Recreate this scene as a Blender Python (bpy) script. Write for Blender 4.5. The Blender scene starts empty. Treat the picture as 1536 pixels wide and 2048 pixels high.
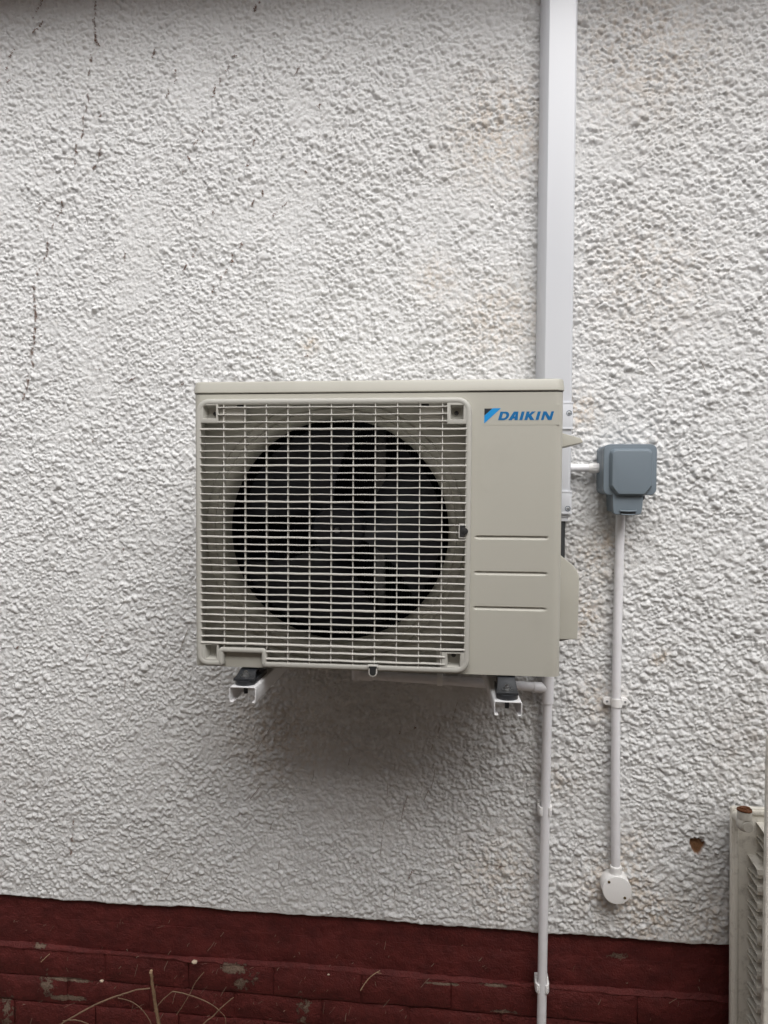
import bpy, bmesh, math, random
import numpy as np
from mathutils import Vector, Matrix
R_ = math.radians
rng = np.random.default_rng(11)
random.seed(5)
scene = bpy.context.scene
COL = scene.collection

# ------------------------------------------------------------------ camera
CP, CY, CR = 0.0371579, 0.10542558, 0.00534652          # pitch down, yaw left, roll
EYE = Vector((0.51281, -1.71165, 0.35523))
FPX = 1450.0
_fwd = Vector((-math.sin(CY) * math.cos(CP), math.cos(CY) * math.cos(CP), -math.sin(CP)))
_r0 = Vector((math.cos(CY), math.sin(CY), 0.0)); _u0 = _r0.cross(_fwd)
_rt = _r0 * math.cos(CR) + _u0 * math.sin(CR); _up = _u0 * math.cos(CR) - _r0 * math.sin(CR)
cd = bpy.data.cameras.new('camera'); cam = bpy.data.objects.new('camera', cd); COL.objects.link(cam)
cam.matrix_world = Matrix((( _rt.x, _up.x, -_fwd.x, EYE.x), (_rt.y, _up.y, -_fwd.y, EYE.y),
                           (_rt.z, _up.z, -_fwd.z, EYE.z), (0, 0, 0, 1)))
cd.sensor_fit = 'VERTICAL'; cd.sensor_height = 36.0; cd.lens = FPX / 2048 * 36.0
cd.clip_start = 0.02; cd.clip_end = 1000
scene.camera = cam

# ------------------------------------------------------------------ sky, sun, exposure
SUN_EL, SUN_AZ = R_(50), R_(18)                          # azimuth to the right of the wall's outward normal
sdir = Vector((math.sin(SUN_AZ) * math.cos(SUN_EL), -math.cos(SUN_AZ) * math.cos(SUN_EL), math.sin(SUN_EL)))
world = bpy.data.worlds.new('World'); scene.world = world; world.use_nodes = True
wn = world.node_tree; wn.nodes.clear()
sky = wn.nodes.new('ShaderNodeTexSky'); sky.sky_type = 'NISHITA'; sky.sun_disc = False
sky.sun_elevation = SUN_EL; sky.sun_rotation = math.atan2(sdir.x, sdir.y)
sky.air_density = 1.0; sky.dust_density = 4.0; sky.ozone_density = 1.0
hs = wn.nodes.new('ShaderNodeHueSaturation'); hs.inputs['Saturation'].default_value = 0.22
bg = wn.nodes.new('ShaderNodeBackground'); bg.inputs['Strength'].default_value = 0.092
wo = wn.nodes.new('ShaderNodeOutputWorld')
wn.links.new(sky.outputs[0], hs.inputs['Color']); wn.links.new(hs.outputs[0], bg.inputs['Color'])
wn.links.new(bg.outputs[0], wo.inputs['Surface'])
sl = bpy.data.lights.new('sun', 'SUN'); sl.energy = 1.5; sl.angle = R_(54); sl.color = (1.0, 0.985, 0.965)
so = bpy.data.objects.new('sun', sl); COL.objects.link(so)
so.rotation_euler = (-sdir).to_track_quat('-Z', 'Y').to_euler(); so.location = (1, -3, 4)
vs = scene.view_settings
vs.view_transform = 'Standard'; vs.look = 'None'; vs.gamma = 1.0; vs.use_curve_mapping = False
vs.exposure = 0.70
scene.cycles.max_bounces = 8; scene.cycles.diffuse_bounces = 4

GROUND = -1.12


def at(px, py, y):
    """point on the plane y (parallel to the wall) seen at a photograph position"""
    d = _fwd + _rt * ((px - 768) / FPX) - _up * ((py - 1024) / FPX)
    return EYE + d * ((y - EYE.y) / d.y)


# ------------------------------------------------------------------ materials
def mat(name, base, rough=0.5, metal=0.0, vary=0.06, vscale=30.0, bump=0.0, bscale=300.0, spec=0.5,
        grime=None, grime_amt=0.0, gscale=12.0, coat=0.0):
    m = bpy.data.materials.new(name); m.use_nodes = True
    nt = m.node_tree; p = nt.nodes['Principled BSDF']
    tc = nt.nodes.new('ShaderNodeNewGeometry')
    n = nt.nodes.new('ShaderNodeTexNoise'); n.inputs['Scale'].default_value = vscale; n.inputs['Detail'].default_value = 5
    nt.links.new(tc.outputs['Position'], n.inputs['Vector'])
    mx = nt.nodes.new('ShaderNodeMix'); mx.data_type = 'RGBA'
    mx.inputs[6].default_value = (*[c * (1 - vary) for c in base], 1); mx.inputs[7].default_value = (*[min(1, c * (1 + vary)) for c in base], 1)
    nt.links.new(n.outputs['Fac'], mx.inputs[0]); out = mx.outputs[2]
    if grime:
        g = nt.nodes.new('ShaderNodeTexNoise'); g.inputs['Scale'].default_value = gscale; g.inputs['Detail'].default_value = 8
        g.inputs['Roughness'].default_value = 0.7
        nt.links.new(tc.outputs['Position'], g.inputs['Vector'])
        mr = nt.nodes.new('ShaderNodeMapRange'); mr.inputs[1].default_value = 0.5; mr.inputs[2].default_value = 0.75
        mr.inputs[4].default_value = grime_amt
        nt.links.new(g.outputs['Fac'], mr.inputs[0])
        m2 = nt.nodes.new('ShaderNodeMix'); m2.data_type = 'RGBA'; m2.inputs[7].default_value = (*grime, 1)
        nt.links.new(mr.outputs[0], m2.inputs[0]); nt.links.new(out, m2.inputs[6]); out = m2.outputs[2]
    nt.links.new(out, p.inputs['Base Color'])
    rr = nt.nodes.new('ShaderNodeMapRange'); rr.inputs[3].default_value = rough - 0.06; rr.inputs[4].default_value = rough + 0.06
    nt.links.new(n.outputs['Fac'], rr.inputs[0]); nt.links.new(rr.outputs[0], p.inputs['Roughness'])
    p.inputs['Metallic'].default_value = metal; p.inputs['Specular IOR Level'].default_value = spec
    if coat: p.inputs['Coat Weight'].default_value = coat
    if bump:
        b = nt.nodes.new('ShaderNodeTexNoise'); b.inputs['Scale'].default_value = bscale; b.inputs['Detail'].default_value = 3
        nt.links.new(tc.outputs['Position'], b.inputs['Vector'])
        bn = nt.nodes.new('ShaderNodeBump'); bn.inputs['Strength'].default_value = bump; bn.inputs['Distance'].default_value = 0.002
        nt.links.new(b.outputs['Fac'], bn.inputs['Height']); nt.links.new(bn.outputs[0], p.inputs['Normal'])
    return m


def wall_material():
    m = bpy.data.materials.new('roughcast_paint'); m.use_nodes = True
    nt = m.node_tree; N = nt.nodes; L = nt.links; p = N['Principled BSDF']
    geo = N.new('ShaderNodeNewGeometry'); at_ = N.new('ShaderNodeAttribute'); at_.attribute_name = 'marks'
    sep = N.new('ShaderNodeSeparateColor'); L.new(at_.outputs['Color'], sep.inputs[0])

    def noise(s, d=5, r=0.55):
        n = N.new('ShaderNodeTexNoise'); n.inputs['Scale'].default_value = s; n.inputs['Detail'].default_value = d
        n.inputs['Roughness'].default_value = r; L.new(geo.outputs['Position'], n.inputs['Vector']); return n.outputs['Fac']

    def rng_(v, a, b, c=0.0, d=1.0):
        r = N.new('ShaderNodeMapRange'); r.inputs[1].default_value = a; r.inputs[2].default_value = b
        r.inputs[3].default_value = c; r.inputs[4].default_value = d; L.new(v, r.inputs[0]); return r.outputs[0]

    def mul(a, b):
        r = N.new('ShaderNodeMath'); r.operation = 'MULTIPLY'; L.new(a, r.inputs[0]); L.new(b, r.inputs[1]); return r.outputs[0]

    def mix(f, a, b):
        x = N.new('ShaderNodeMix'); x.data_type = 'RGBA'; L.new(f, x.inputs[0])
        if isinstance(a, tuple): x.inputs[6].default_value = (*a, 1)
        else: L.new(a, x.inputs[6])
        x.inputs[7].default_value = (*b, 1); return x.outputs[2]
    c = mix(rng_(noise(9, 6), 0.3, 0.7), (0.655, 0.655, 0.652), (0.72, 0.722, 0.722))
    c = mix(rng_(noise(55, 4), 0.58, 0.80, 0, 0.32), c, (0.62, 0.57, 0.50))            # cream undercoat showing
    c = mix(rng_(noise(2.3, 5), 0.5, 0.75, 0, 0.3), c, (0.60, 0.59, 0.57))             # broad weathering
    c = mix(mul(sep.outputs[1], rng_(noise(70, 5, 0.65), 0.42, 0.62)), c, (0.56, 0.445, 0.33))   # tan damp stains
    c = mix(mul(sep.outputs[2], rng_(noise(40, 6, 0.7), 0.4, 0.62)), c, (0.30, 0.25, 0.21))     # grime together with painted-in shade
    c = mix(rng_(noise(160, 3, 0.6), 0.71, 0.76, 0, 0.6), c, (0.34, 0.27, 0.20))        # specks of lichen and dirt
    c = mix(sep.outputs[0], c, (0.19, 0.095, 0.045))                                     # chip down to the backing coat
    L.new(c, p.inputs['Base Color']); p.inputs['Roughness'].default_value = 0.72
    p.inputs['Specular IOR Level'].default_value = 0.35
    b = N.new('ShaderNodeBump'); b.inputs['Strength'].default_value = 0.6; b.inputs['Distance'].default_value = 0.003
    L.new(noise(300, 5, 0.7), b.inputs['Height']); L.new(b.outputs[0], p.inputs['Normal'])
    return m


def brick_material(peel):
    m = bpy.data.materials.new('dark_red_masonry_paint'); m.use_nodes = True
    nt = m.node_tree; N = nt.nodes; L = nt.links; p = N['Principled BSDF']
    geo = N.new('ShaderNodeNewGeometry')

    def noise(s, d=5, r=0.55, col=False):
        n = N.new('ShaderNodeTexNoise'); n.inputs['Scale'].default_value = s; n.inputs['Detail'].default_value = d
        n.inputs['Roughness'].default_value = r; L.new(geo.outputs['Position'], n.inputs['Vector']); return n.outputs['Color' if col else 'Fac']

    def mix(f, a, b):
        x = N.new('ShaderNodeMix'); x.data_type = 'RGBA'; L.new(f, x.inputs[0])
        for s, v in ((6, a), (7, b)):
            if isinstance(v, tuple): x.inputs[s].default_value = (*v, 1)
            else: L.new(v, x.inputs[s])
        return x.outputs[2]

    def rng_(v, a, b, c=0.0, d=1.0):
        r = N.new('ShaderNodeMapRange'); r.inputs[1].default_value = a; r.inputs[2].default_value = b
        r.inputs[3].default_value = c; r.inputs[4].default_value = d; L.new(v, r.inputs[0]); return r.outputs[0]

    def math_(op, a, b):
        r = N.new('ShaderNodeMath'); r.operation = op
        for i, v in enumerate((a, b)):
            if isinstance(v, (int, float)): r.inputs[i].default_value = v
            else: L.new(v, r.inputs[i])
        return r.outputs[0]
    c = mix(rng_(noise(17, 8, 0.7), 0.36, 0.64), (0.072, 0.0125, 0.0115), (0.118, 0.0200, 0.0175))
    c = mix(rng_(noise(120, 4, 0.65), 0.60, 0.72, 0, 0.6), c, (0.11, 0.035, 0.030))         # chalked, dusty paint
    c = mix(rng_(noise(45, 7, 0.75), 0.66, 0.74, 0, 0.7), c, (0.032, 0.0075, 0.008))
    mask = None
    wob = math_('MULTIPLY', math_('SUBTRACT', noise(60, 8, 0.8), 0.47), 0.14)
    for (x, z, rx, rz) in peel:
        mp = N.new('ShaderNodeVectorMath'); mp.operation = 'SUBTRACT'; L.new(geo.outputs['Position'], mp.inputs[0]); mp.inputs[1].default_value = (x, 0, z)
        ms = N.new('ShaderNodeVectorMath'); ms.operation = 'MULTIPLY'; L.new(mp.outputs[0], ms.inputs[0]); ms.inputs[1].default_value = (1, 0, rx / rz)
        ln = N.new('ShaderNodeVectorMath'); ln.operation = 'LENGTH'; L.new(ms.outputs[0], ln.inputs[0])
        v = math_('SUBTRACT', rx, math_('ADD', ln.outputs['Value'], wob))
        mask = v if mask is None else math_('MAXIMUM', mask, v)
    pm = rng_(mask, 0.0, 0.002)
    bare = mix(noise(60, 6), (0.10, 0.060, 0.045), (0.27, 0.20, 0.15))
    c = mix(pm, c, bare)
    L.new(c, p.inputs['Base Color'])
    L.new(rng_(pm, 0, 1, 0.60, 0.9), p.inputs['Roughness']); p.inputs['Specular IOR Level'].default_value = 0.25
    b = N.new('ShaderNodeBump'); b.inputs['Strength'].default_value = 1.0; b.inputs['Distance'].default_value = 0.008
    h = math_('SUBTRACT', math_('ADD', math_('ADD', noise(38, 8, 0.62), math_('MULTIPLY', noise(11, 3), 1.2)), math_('MULTIPLY', noise(260, 3), 0.35)), math_('MULTIPLY', pm, 0.5))
    L.new(h, b.inputs['Height']); L.new(b.outputs[0], p.inputs['Normal'])
    return m


CREAM = mat('casing_cream', (0.47, 0.457, 0.402), 0.42, vary=0.03, vscale=5, bump=0.03, bscale=900, grime=(0.33, 0.31, 0.27), grime_amt=0.22, gscale=7)
FRAMEM = mat('grille_frame_plastic', (0.48, 0.47, 0.43), 0.45, vary=0.02, vscale=8)
GRILLE = mat('grille_plastic', (0.60, 0.585, 0.545), 0.45, vary=0.02, vscale=8)
BLACK = mat('matt_black', (0.014, 0.017, 0.026), 0.6, vary=0.3)
FANM = mat('fan_plastic', (0.017, 0.019, 0.027), 0.45, vary=0.2)
COILM = mat('coil_fins', (0.020, 0.025, 0.038), 0.5, vary=0.3)
STEEL = mat('galvanised_steel', (0.42, 0.43, 0.44), 0.36, 1.0, vary=0.15, vscale=120)
DSTEEL = mat('dark_zinc', (0.10, 0.10, 0.10), 0.4, 0.9, vary=0.2)
RUBBER = mat('foot_black_coat', (0.028, 0.030, 0.034), 0.33, vary=0.2, vscale=60)
BRACK = mat('bracket_white_powder_coat', (0.78, 0.78, 0.79), 0.38, vary=0.02)
TRUNK = mat('trunking_white_plastic', (0.64, 0.655, 0.69), 0.38, vary=0.02, vscale=5)
PVC = mat('conduit_white_plastic', (0.78, 0.775, 0.80), 0.36, vary=0.03, vscale=14, grime=(0.40, 0.36, 0.31), grime_amt=0.25, gscale=18)
CLIP = mat('clip_white_plastic', (0.84, 0.83, 0.82), 0.4, vary=0.03)
BOXG = mat('box_blue_grey_plastic', (0.165, 0.203, 0.237), 0.48, vary=0.03, vscale=12)
BOXD = mat('box_dark_grey_plastic', (0.10, 0.12, 0.135), 0.5, vary=0.05)
RUST = mat('rust', (0.16, 0.06, 0.025), 0.75, 0.2, vary=0.5, vscale=220, bump=0.5)
RADM = mat('old_radiator_enamel', (0.78, 0.75, 0.68), 0.4, vary=0.06, vscale=20, grime=(0.22, 0.19, 0.15), grime_amt=0.6, gscale=45)
VALVE = mat('valve_cream_plastic', (0.58, 0.56, 0.51), 0.42, vary=0.05, grime=(0.3, 0.25, 0.2), grime_amt=0.5, gscale=90)
BLUE = mat('print_blue', (0.0, 0.14, 0.37), 0.4, vary=0.01)
LBLUE = mat('print_light_blue', (0.01, 0.28, 0.66), 0.4, vary=0.01)
INK = mat('print_black', (0.02, 0.024, 0.03), 0.4, vary=0.2, vscale=900)
STICK = mat('sticker_film', (0.48, 0.467, 0.411), 0.3, vary=0.02)
STEM = mat('dead_stem_bark', (0.20, 0.125, 0.07), 0.8, vary=0.4, vscale=160, bump=0.6, bscale=500)
STEM2 = mat('dry_twig', (0.21, 0.135, 0.085), 0.8, vary=0.35, vscale=160)
CUT = mat('cut_wood', (0.42, 0.29, 0.18), 0.8, vary=0.2, vscale=200)
ROOT = mat('dried_rootlet', (0.19, 0.112, 0.078), 0.9, vary=0.5, vscale=150)
PALE = mat('pale_tendril_remains', (0.24, 0.16, 0.12), 0.9, vary=0.4, vscale=150)
STONE = mat('grit', (0.55, 0.45, 0.34), 0.85, vary=0.2, vscale=300)
SOIL = mat('soil', (0.23, 0.185, 0.145), 0.95, vary=0.5, vscale=14, bump=0.8, bscale=60)
SOFF = mat('soffit_paint', (0.16, 0.13, 0.11), 0.6, vary=0.1)
TILE = mat('roof_tile', (0.17, 0.09, 0.07), 0.8, vary=0.3, vscale=9)
HOLE = mat('hole_shade_black', (0.02, 0.02, 0.02), 0.8, vary=0.1)  # flat black put in for the shade inside slots and holes
WALLM = wall_material()

# ------------------------------------------------------------------ mesh helpers
ORG = {}


def tag(o, label=None, cat=None, group=None, kind=None):
    if label: o['label'] = label
    if cat: o['category'] = cat
    if group: o['group'] = group
    if kind: o['kind'] = kind
    return o


def thing(name, loc, label, cat, group=None):
    o = bpy.data.objects.new(name, None); COL.objects.link(o); o.location = loc; o.empty_display_size = 0.05
    ORG[o] = Vector(loc); return tag(o, label, cat, group)


def finish(bm, name, m, parent=None, bevel=0.0, seg=2, ang=32, smooth=True):
    bmesh.ops.remove_doubles(bm, verts=bm.verts, dist=1e-6)
    bmesh.ops.recalc_face_normals(bm, faces=bm.faces)
    if bevel:
        es = [e for e in bm.edges if len(e.link_faces) == 2 and e.calc_face_angle(0) > R_(28)]
        bmesh.ops.bevel(bm, geom=es, offset=bevel, segments=seg, profile=0.6, affect='EDGES', clamp_overlap=True)
    bb = [v.co for v in bm.verts]
    lo = Vector([min(c[i] for c in bb) for i in range(3)]); hi = Vector([max(c[i] for c in bb) for i in range(3)])
    org = Vector(((lo.x + hi.x) / 2, (lo.y + hi.y) / 2, lo.z))
    bmesh.ops.translate(bm, verts=bm.verts, vec=-org)
    me = bpy.data.meshes.new(name); bm.to_mesh(me); bm.free()
    if smooth:
        me.polygons.foreach_set('use_smooth', [True] * len(me.polygons)); me.set_sharp_from_angle(angle=R_(ang))
    me.materials.append(m)
    o = bpy.data.objects.new(name, me); COL.objects.link(o)
    ORG[o] = org
    if parent: o.parent = parent; o.location = org - ORG[parent]
    else: o.location = org
    return o


def dup(o, delta, parent):
    c = o.copy(); COL.objects.link(c); c.parent = parent
    ORG[c] = ORG[o] + Vector(delta); c.location = ORG[c] - (ORG[parent] if parent else Vector((0, 0, 0))); return c


def box(bm, x0, x1, y0, y1, z0, z1):
    v = [bm.verts.new((x, y, z)) for z in (z0, z1) for y in (y0, y1) for x in (x0, x1)]
    for f in ((0, 2, 3, 1), (4, 5, 7, 6), (0, 1, 5, 4), (2, 6, 7, 3), (0, 4, 6, 2), (1, 3, 7, 5)):
        bm.faces.new([v[i] for i in f])
    return bm


def prism(bm, pts, y0, y1, axis='y', pts2=None):
    """outline pts extruded along an axis; pts2 is the far outline when it differs"""
    def V(p, t):
        return {'y': (p[0], t, p[1]), 'z': (p[0], p[1], t), 'x': (t, p[0], p[1])}[axis]
    a = [bm.verts.new(V(p, y0)) for p in pts]; b = [bm.verts.new(V(p, y1)) for p in (pts2 or pts)]
    n = len(pts)
    bm.faces.new(a); bm.faces.new(b[::-1])
    for i in range(n): bm.faces.new((a[i], b[i], b[(i + 1) % n], a[(i + 1) % n]))
    return bm


def rrect(x0, x1, z0, z1, r, n=5):
    rs = r if isinstance(r, (tuple, list)) else (r,) * 4
    out = []
    for (cx, cz, a, q) in ((x1, z1, 0, rs[0]), (x0, z1, 90, rs[1]), (x0, z0, 180, rs[2]), (x1, z0, 270, rs[3])):
        sx = -1 if cx == x1 else 1; sz = -1 if cz == z1 else 1
        for k in range(n + 1):
            t = R_(a + 90 * k / n); out.append((cx + sx * q + q * math.cos(t), cz + sz * q + q * math.sin(t)))
    return out


def ring(c, d, r, n, ref=None):
    d = Vector(d).normalized(); ref = ref or (Vector((0, 0, 1)) if abs(d.z) < 0.9 else Vector((1, 0, 0)))
    u = d.cross(ref).normalized(); w = d.cross(u)
    return [Vector(c) + u * (r * math.cos(2 * math.pi * k / n)) + w * (r * math.sin(2 * math.pi * k / n)) for k in range(n)]


def tube(bm, pts, r, n=20, cap=True):
    pts = [Vector(p) for p in pts]; rs = r if isinstance(r, (list, tuple)) else [r] * len(pts)
    prev = None; first = None
    for i, p in enumerate(pts):
        d = (pts[min(i + 1, len(pts) - 1)] - pts[max(i - 1, 0)]).normalized()
        ref = Vector((0, 1, 0)) if abs(d.y) < 0.95 else Vector((1, 0, 0))
        cur = [bm.verts.new(c) for c in ring(p, d, rs[i], n, ref)]
        if prev:
            for k in range(n): bm.faces.new((prev[k], prev[(k + 1) % n], cur[(k + 1) % n], cur[k]))
        else: first = cur
        prev = cur
    if cap: bm.faces.new(first[::-1]); bm.faces.new(prev)
    return bm


def cyl(bm, c0, c1, r, n=24, r1=None):
    return tube(bm, [c0, c1], [r, r if r1 is None else r1], n)


def lathe_y(bm, cx, cz, prof, n=32, cap0=False, cap1=False):
    rows = []
    for (r, y) in prof:
        rows.append([bm.verts.new((cx + r * math.cos(2 * math.pi * k / n), y, cz + r * math.sin(2 * math.pi * k / n))) for k in range(n)])
    for a, b in zip(rows, rows[1:]):
        for k in range(n): bm.faces.new((a[k], a[(k + 1) % n], b[(k + 1) % n], b[k]))
    if cap0: bm.faces.new(rows[0])
    if cap1: bm.faces.new(rows[-1][::-1])
    return bm


def screw(parent, x, y, z, r, m=STEEL, name='screw'):
    """pan-head cross screw facing the camera, head front at y"""
    bm = bmesh.new()
    lathe_y(bm, x, z, [(r, y + r * 0.9), (r, y + r * 0.35), (r * 0.8, y + r * 0.08), (r * 0.55, y)], 14, True, False)
    s = r * 0.16; t = r * 0.5
    lathe_y(bm, x, z, [(r * 0.55, y), (r * 0.42, y + r * 0.28), (0.0004, y + r * 0.3)], 14)
    o = finish(bm, name, m, parent)
    return o


def vnoise(nz, nx, cell, seed):
    r = np.random.default_rng(seed)
    gz, gx = int(nz / cell) + 3, int(nx / cell) + 3
    g = r.random((gz, gx))
    zz = np.arange(nz) / cell; xx = np.arange(nx) / cell
    zi = zz.astype(int); xi = xx.astype(int); fz = zz - zi; fx = xx - xi
    fz = (fz * fz * (3 - 2 * fz))[:, None]; fx = (fx * fx * (3 - 2 * fx))[None, :]
    a = g[zi][:, xi]; b = g[zi][:, xi + 1]; c = g[zi + 1][:, xi]; d = g[zi + 1][:, xi + 1]
    return (a * (1 - fx) + b * fx) * (1 - fz) + (c * (1 - fx) + d * fx) * fz


# ------------------------------------------------------------------ ground
bm = bmesh.new(); S = 120
gv = [bm.verts.new((x, y, GROUND)) for x, y in ((-S, -S), (S, -S), (S, 0.2), (-S, 0.2))]; bm.faces.new(gv)
tag(finish(bm, 'ground', SOIL), 'bare brown soil at the foot of the wall', None, None, 'structure')

# ------------------------------------------------------------------ roughcast wall
STEP = 0.0020
X0, X1, Z0, Z1 = -1.10, 1.68, -0.700, 1.60
nx = int((X1 - X0) / STEP) + 1; nz = int((Z1 - Z0) / STEP) + 1
xs = X0 + np.arange(nx) * STEP; zs = Z0 + np.arange(nz) * STEP
H = np.zeros((nz, nx))
dens = 0.6 * vnoise(nz, nx, 50, 1) + 0.4 * vnoise(nz, nx, 18, 2)
side = np.clip((xs - 0.1) / 1.0, 0, 1)[None, :]            # coarser casting towards the right


def stamp(count, rlo, rhi, flat, seed, thr, pw):
    r = np.random.default_rng(seed)
    cx = r.random(count) * nx; cz = r.random(count) * nz; u = r.random(count); an = r.normal(-0.6, 0.9, count)
    el = 0.62 + 0.38 * r.random(count); hh = 0.55 + 0.45 * r.random(count); sk = r.normal(0, 0.25, (count, 2))
    for i in range(count):
        ix, iz = int(cx[i]), int(cz[i])
        dn = dens[iz, ix]
        if dn < thr * (0.6 + 0.8 * u[i]): continue
        sd = side[0, ix]
        rad = (rlo + (rhi - rlo) * u[i] ** 2.0) * (1.0 + 0.20 * sd) / STEP
        k = int(rad) + 1
        a0, a1, b0, b1 = max(ix - k, 0), min(ix + k + 1, nx), max(iz - k, 0), min(iz + k + 1, nz)
        dx = np.arange(a0, a1)[None, :] - cx[i]; dz = np.arange(b0, b1)[:, None] - cz[i]
        c, s = math.cos(an[i]), math.sin(an[i])
        p = (dx * c + dz * s) / rad; q = (-dx * s + dz * c) / (rad * el[i])
        d2 = p * p + q * q
        cap = np.clip(1 - d2, 0, 1) ** pw * (1 + sk[i, 0] * p + sk[i, 1] * q)
        hgt = cap * rad * STEP * flat * hh[i] * (0.75 + 0.4 * dn)
        sub = H[b0:b1, a0:a1]
        np.maximum(sub, hgt + 0.22 * sub, out=sub, where=hgt > 0)


stamp(46000, 0.0036, 0.0080, 0.90, 21, 0.15, 0.55)
stamp(120000, 0.0022, 0.0050, 1.15, 22, 0.08, 0.5)
stamp(5000, 0.0055, 0.0100, 0.95, 23, 0.42, 0.5)
H1 = H.copy(); H[:] = 0
stamp(150000, 0.0018, 0.0034, 0.85, 24, 0.05, 0.6)
H = 0.94 * H1 + 0.85 * H
H += 0.0022 * (vnoise(nz, nx, 24, 3) - 0.5) + 0.0016 * (vnoise(nz, nx, 6, 4) - 0.5) + 0.0014 * (vnoise(nz, nx, 2.6, 5) - 0.5) + 0.0008 * (np.random.default_rng(9).random((nz, nx)) - 0.5)
H += 0.005 * (vnoise(nz, nx, 160, 6) - 0.5)
patch = np.clip((vnoise(nz, nx, 70, 12) * 0.6 + vnoise(nz, nx, 25, 13) * 0.4 - 0.62) / 0.12, 0, 1)      # places where the cast is thin and brushed over
H *= 0.98 * (1 - 0.40 * patch)
XX, ZZ = np.meshgrid(xs, zs)
# the chip knocked out of the render
chip_c = at(1392, 1692, 0)
cdx = (XX - chip_c.x); cdz = (ZZ - chip_c.z)
cwid = 0.0165 * np.clip(1.0 + 0.55 * (cdz / 0.022), 0.35, 1.2)
cr_ = (np.abs(cdx - 0.0015) / cwid) ** 2.4 + (np.abs(cdz) / 0.0205) ** 2.4
cr_ = cr_ + 0.5 * (vnoise(nz, nx, 6, 8) - 0.5) + 0.5 * (vnoise(nz, nx, 2.2, 18) - 0.5)
chip = np.clip((1.0 - cr_) / 0.30, 0, 1)
H = H * (1 - chip) + chip * (-0.006 + 0.002 * vnoise(nz, nx, 3, 9))
# masks: G tan stains, B grime plus shade painted under unit, below box, by radiators
G = np.zeros((nz, nx)); Bk = np.zeros((nz, nx))
for (px, py, rr, amt) in ((1234, 1775, 0.075, 1.0), (1300, 1830, 0.07, 0.8), (1255, 1700, 0.05, 0.6), (1165, 1230, 0.05, 0.75), (1320, 1315, 0.018, 1.0),
                          (1190, 1120, 0.06, 0.5), (1215, 1090, 0.04, 0.7), (1420, 1850, 0.09, 0.5), (1160, 820, 0.04, 0.8), (1000, 640, 0.10, 0.5),
                          (1000, 260, 0.12, 0.6), (1300, 90, 0.16, 0.5), (1200, 1400, 0.05, 0.55), (1000, 1750, 0.10, 0.5), (1110, 1560, 0.05, 0.4),
                          (1300, 560, 0.14, 0.35), (870, 560, 0.05, 0.5), (1480, 1860, 0.03, 0.9), (620, 690, 0.02, 0.7), (560, 1470, 0.12, 0.5)):
    c = at(px, py, 0); G = np.maximum(G, amt * np.exp(-((XX - c.x) ** 2 + (ZZ - c.z) ** 2) / rr ** 2))
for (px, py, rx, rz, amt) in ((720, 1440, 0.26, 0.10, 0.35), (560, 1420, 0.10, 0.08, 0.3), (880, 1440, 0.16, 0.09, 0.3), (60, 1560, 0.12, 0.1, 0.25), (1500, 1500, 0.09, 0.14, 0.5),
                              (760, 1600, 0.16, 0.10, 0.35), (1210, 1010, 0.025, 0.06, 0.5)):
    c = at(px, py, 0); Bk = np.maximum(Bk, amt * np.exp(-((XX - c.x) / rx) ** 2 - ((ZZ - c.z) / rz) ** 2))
# smooth trowelled lip along the bottom edge
lip = np.clip((ZZ - Z0) / 0.012, 0, 1); H = H * (0.25 + 0.75 * lip) + 0.002 * (1 - lip)
zedge = 0.005 * (vnoise(1, nx, 60, 31)[0] - 0.5) + 0.003 * (vnoise(1, nx, 14, 32)[0] - 0.5) + 0.0016 * (vnoise(1, nx, 4, 33)[0] - 0.5)
ZZ = ZZ + zedge[None, :] * np.clip(1 - (ZZ - Z0) / 0.02, 0, 1)
YY = -H
SURF = H.copy()


def face(x, z):
    """how far the render stands out at a place on the wall"""
    i, j = int(round((x - X0) / STEP)), int(round((z - Z0) / STEP))
    if not (2 < i < SURF.shape[1] - 3 and 2 < j < SURF.shape[0] - 3): return 0.006
    return float(SURF[j - 1:j + 2, i - 1:i + 2].max())


# coarse margins: columns to both sides, rows up to the soffit, a return under the lip
def hpad(A, left, right): return np.concatenate([left, A, right], axis=1)
keep = np.array([k for k in range(nx) if (-0.71 < xs[k] < 1.29) or k % 3 == 0 or k == nx - 1])      # finer where the picture looks
XX, YY, ZZ, chip, G, Bk = (A[:, keep] for A in (XX, YY, ZZ, chip, G, Bk))
lx = np.array([-4.0, -2.5, -1.5, -1.2]); rx_ = np.array([1.78, 2.2, 3.2, 5.0])
XX = hpad(XX, np.repeat(lx[None], nz, 0), np.repeat(rx_[None], nz, 0))
ZZ = hpad(ZZ, np.repeat(zs[:, None], 4, 1), np.repeat(zs[:, None], 4, 1))
YY = hpad(YY, np.full((nz, 4), -0.004), np.full((nz, 4), -0.004))
pad4 = np.zeros((nz, 4)); chip = hpad(chip, pad4, pad4); G = hpad(G, pad4, pad4); Bk = hpad(Bk, pad4, pad4)
w = XX.shape[1]
def vrow(y, z): return XX[0:1].copy(), np.full((1, w), y), np.full((1, w), z)
b2 = (XX[0:1].copy(), np.full((1, w), 0.004), ZZ[0:1] - 0.0015); b1_ = (XX[0:1].copy(), np.full((1, w), 0.05), ZZ[0:1] + 0.002)
t1 = vrow(-0.003, 1.80)
XX = np.concatenate([b1_[0], b2[0], XX, t1[0]]); YY = np.concatenate([b1_[1], b2[1], YY, t1[1]]); ZZ = np.concatenate([b1_[2], b2[2], ZZ, t1[2]])
z1 = np.zeros((1, w)); chip = np.concatenate([z1, z1, chip, z1]); G = np.concatenate([z1, z1, G, z1]); Bk = np.concatenate([z1, z1, Bk, z1])
h = XX.shape[0]
me = bpy.data.meshes.new('wall')
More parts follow.
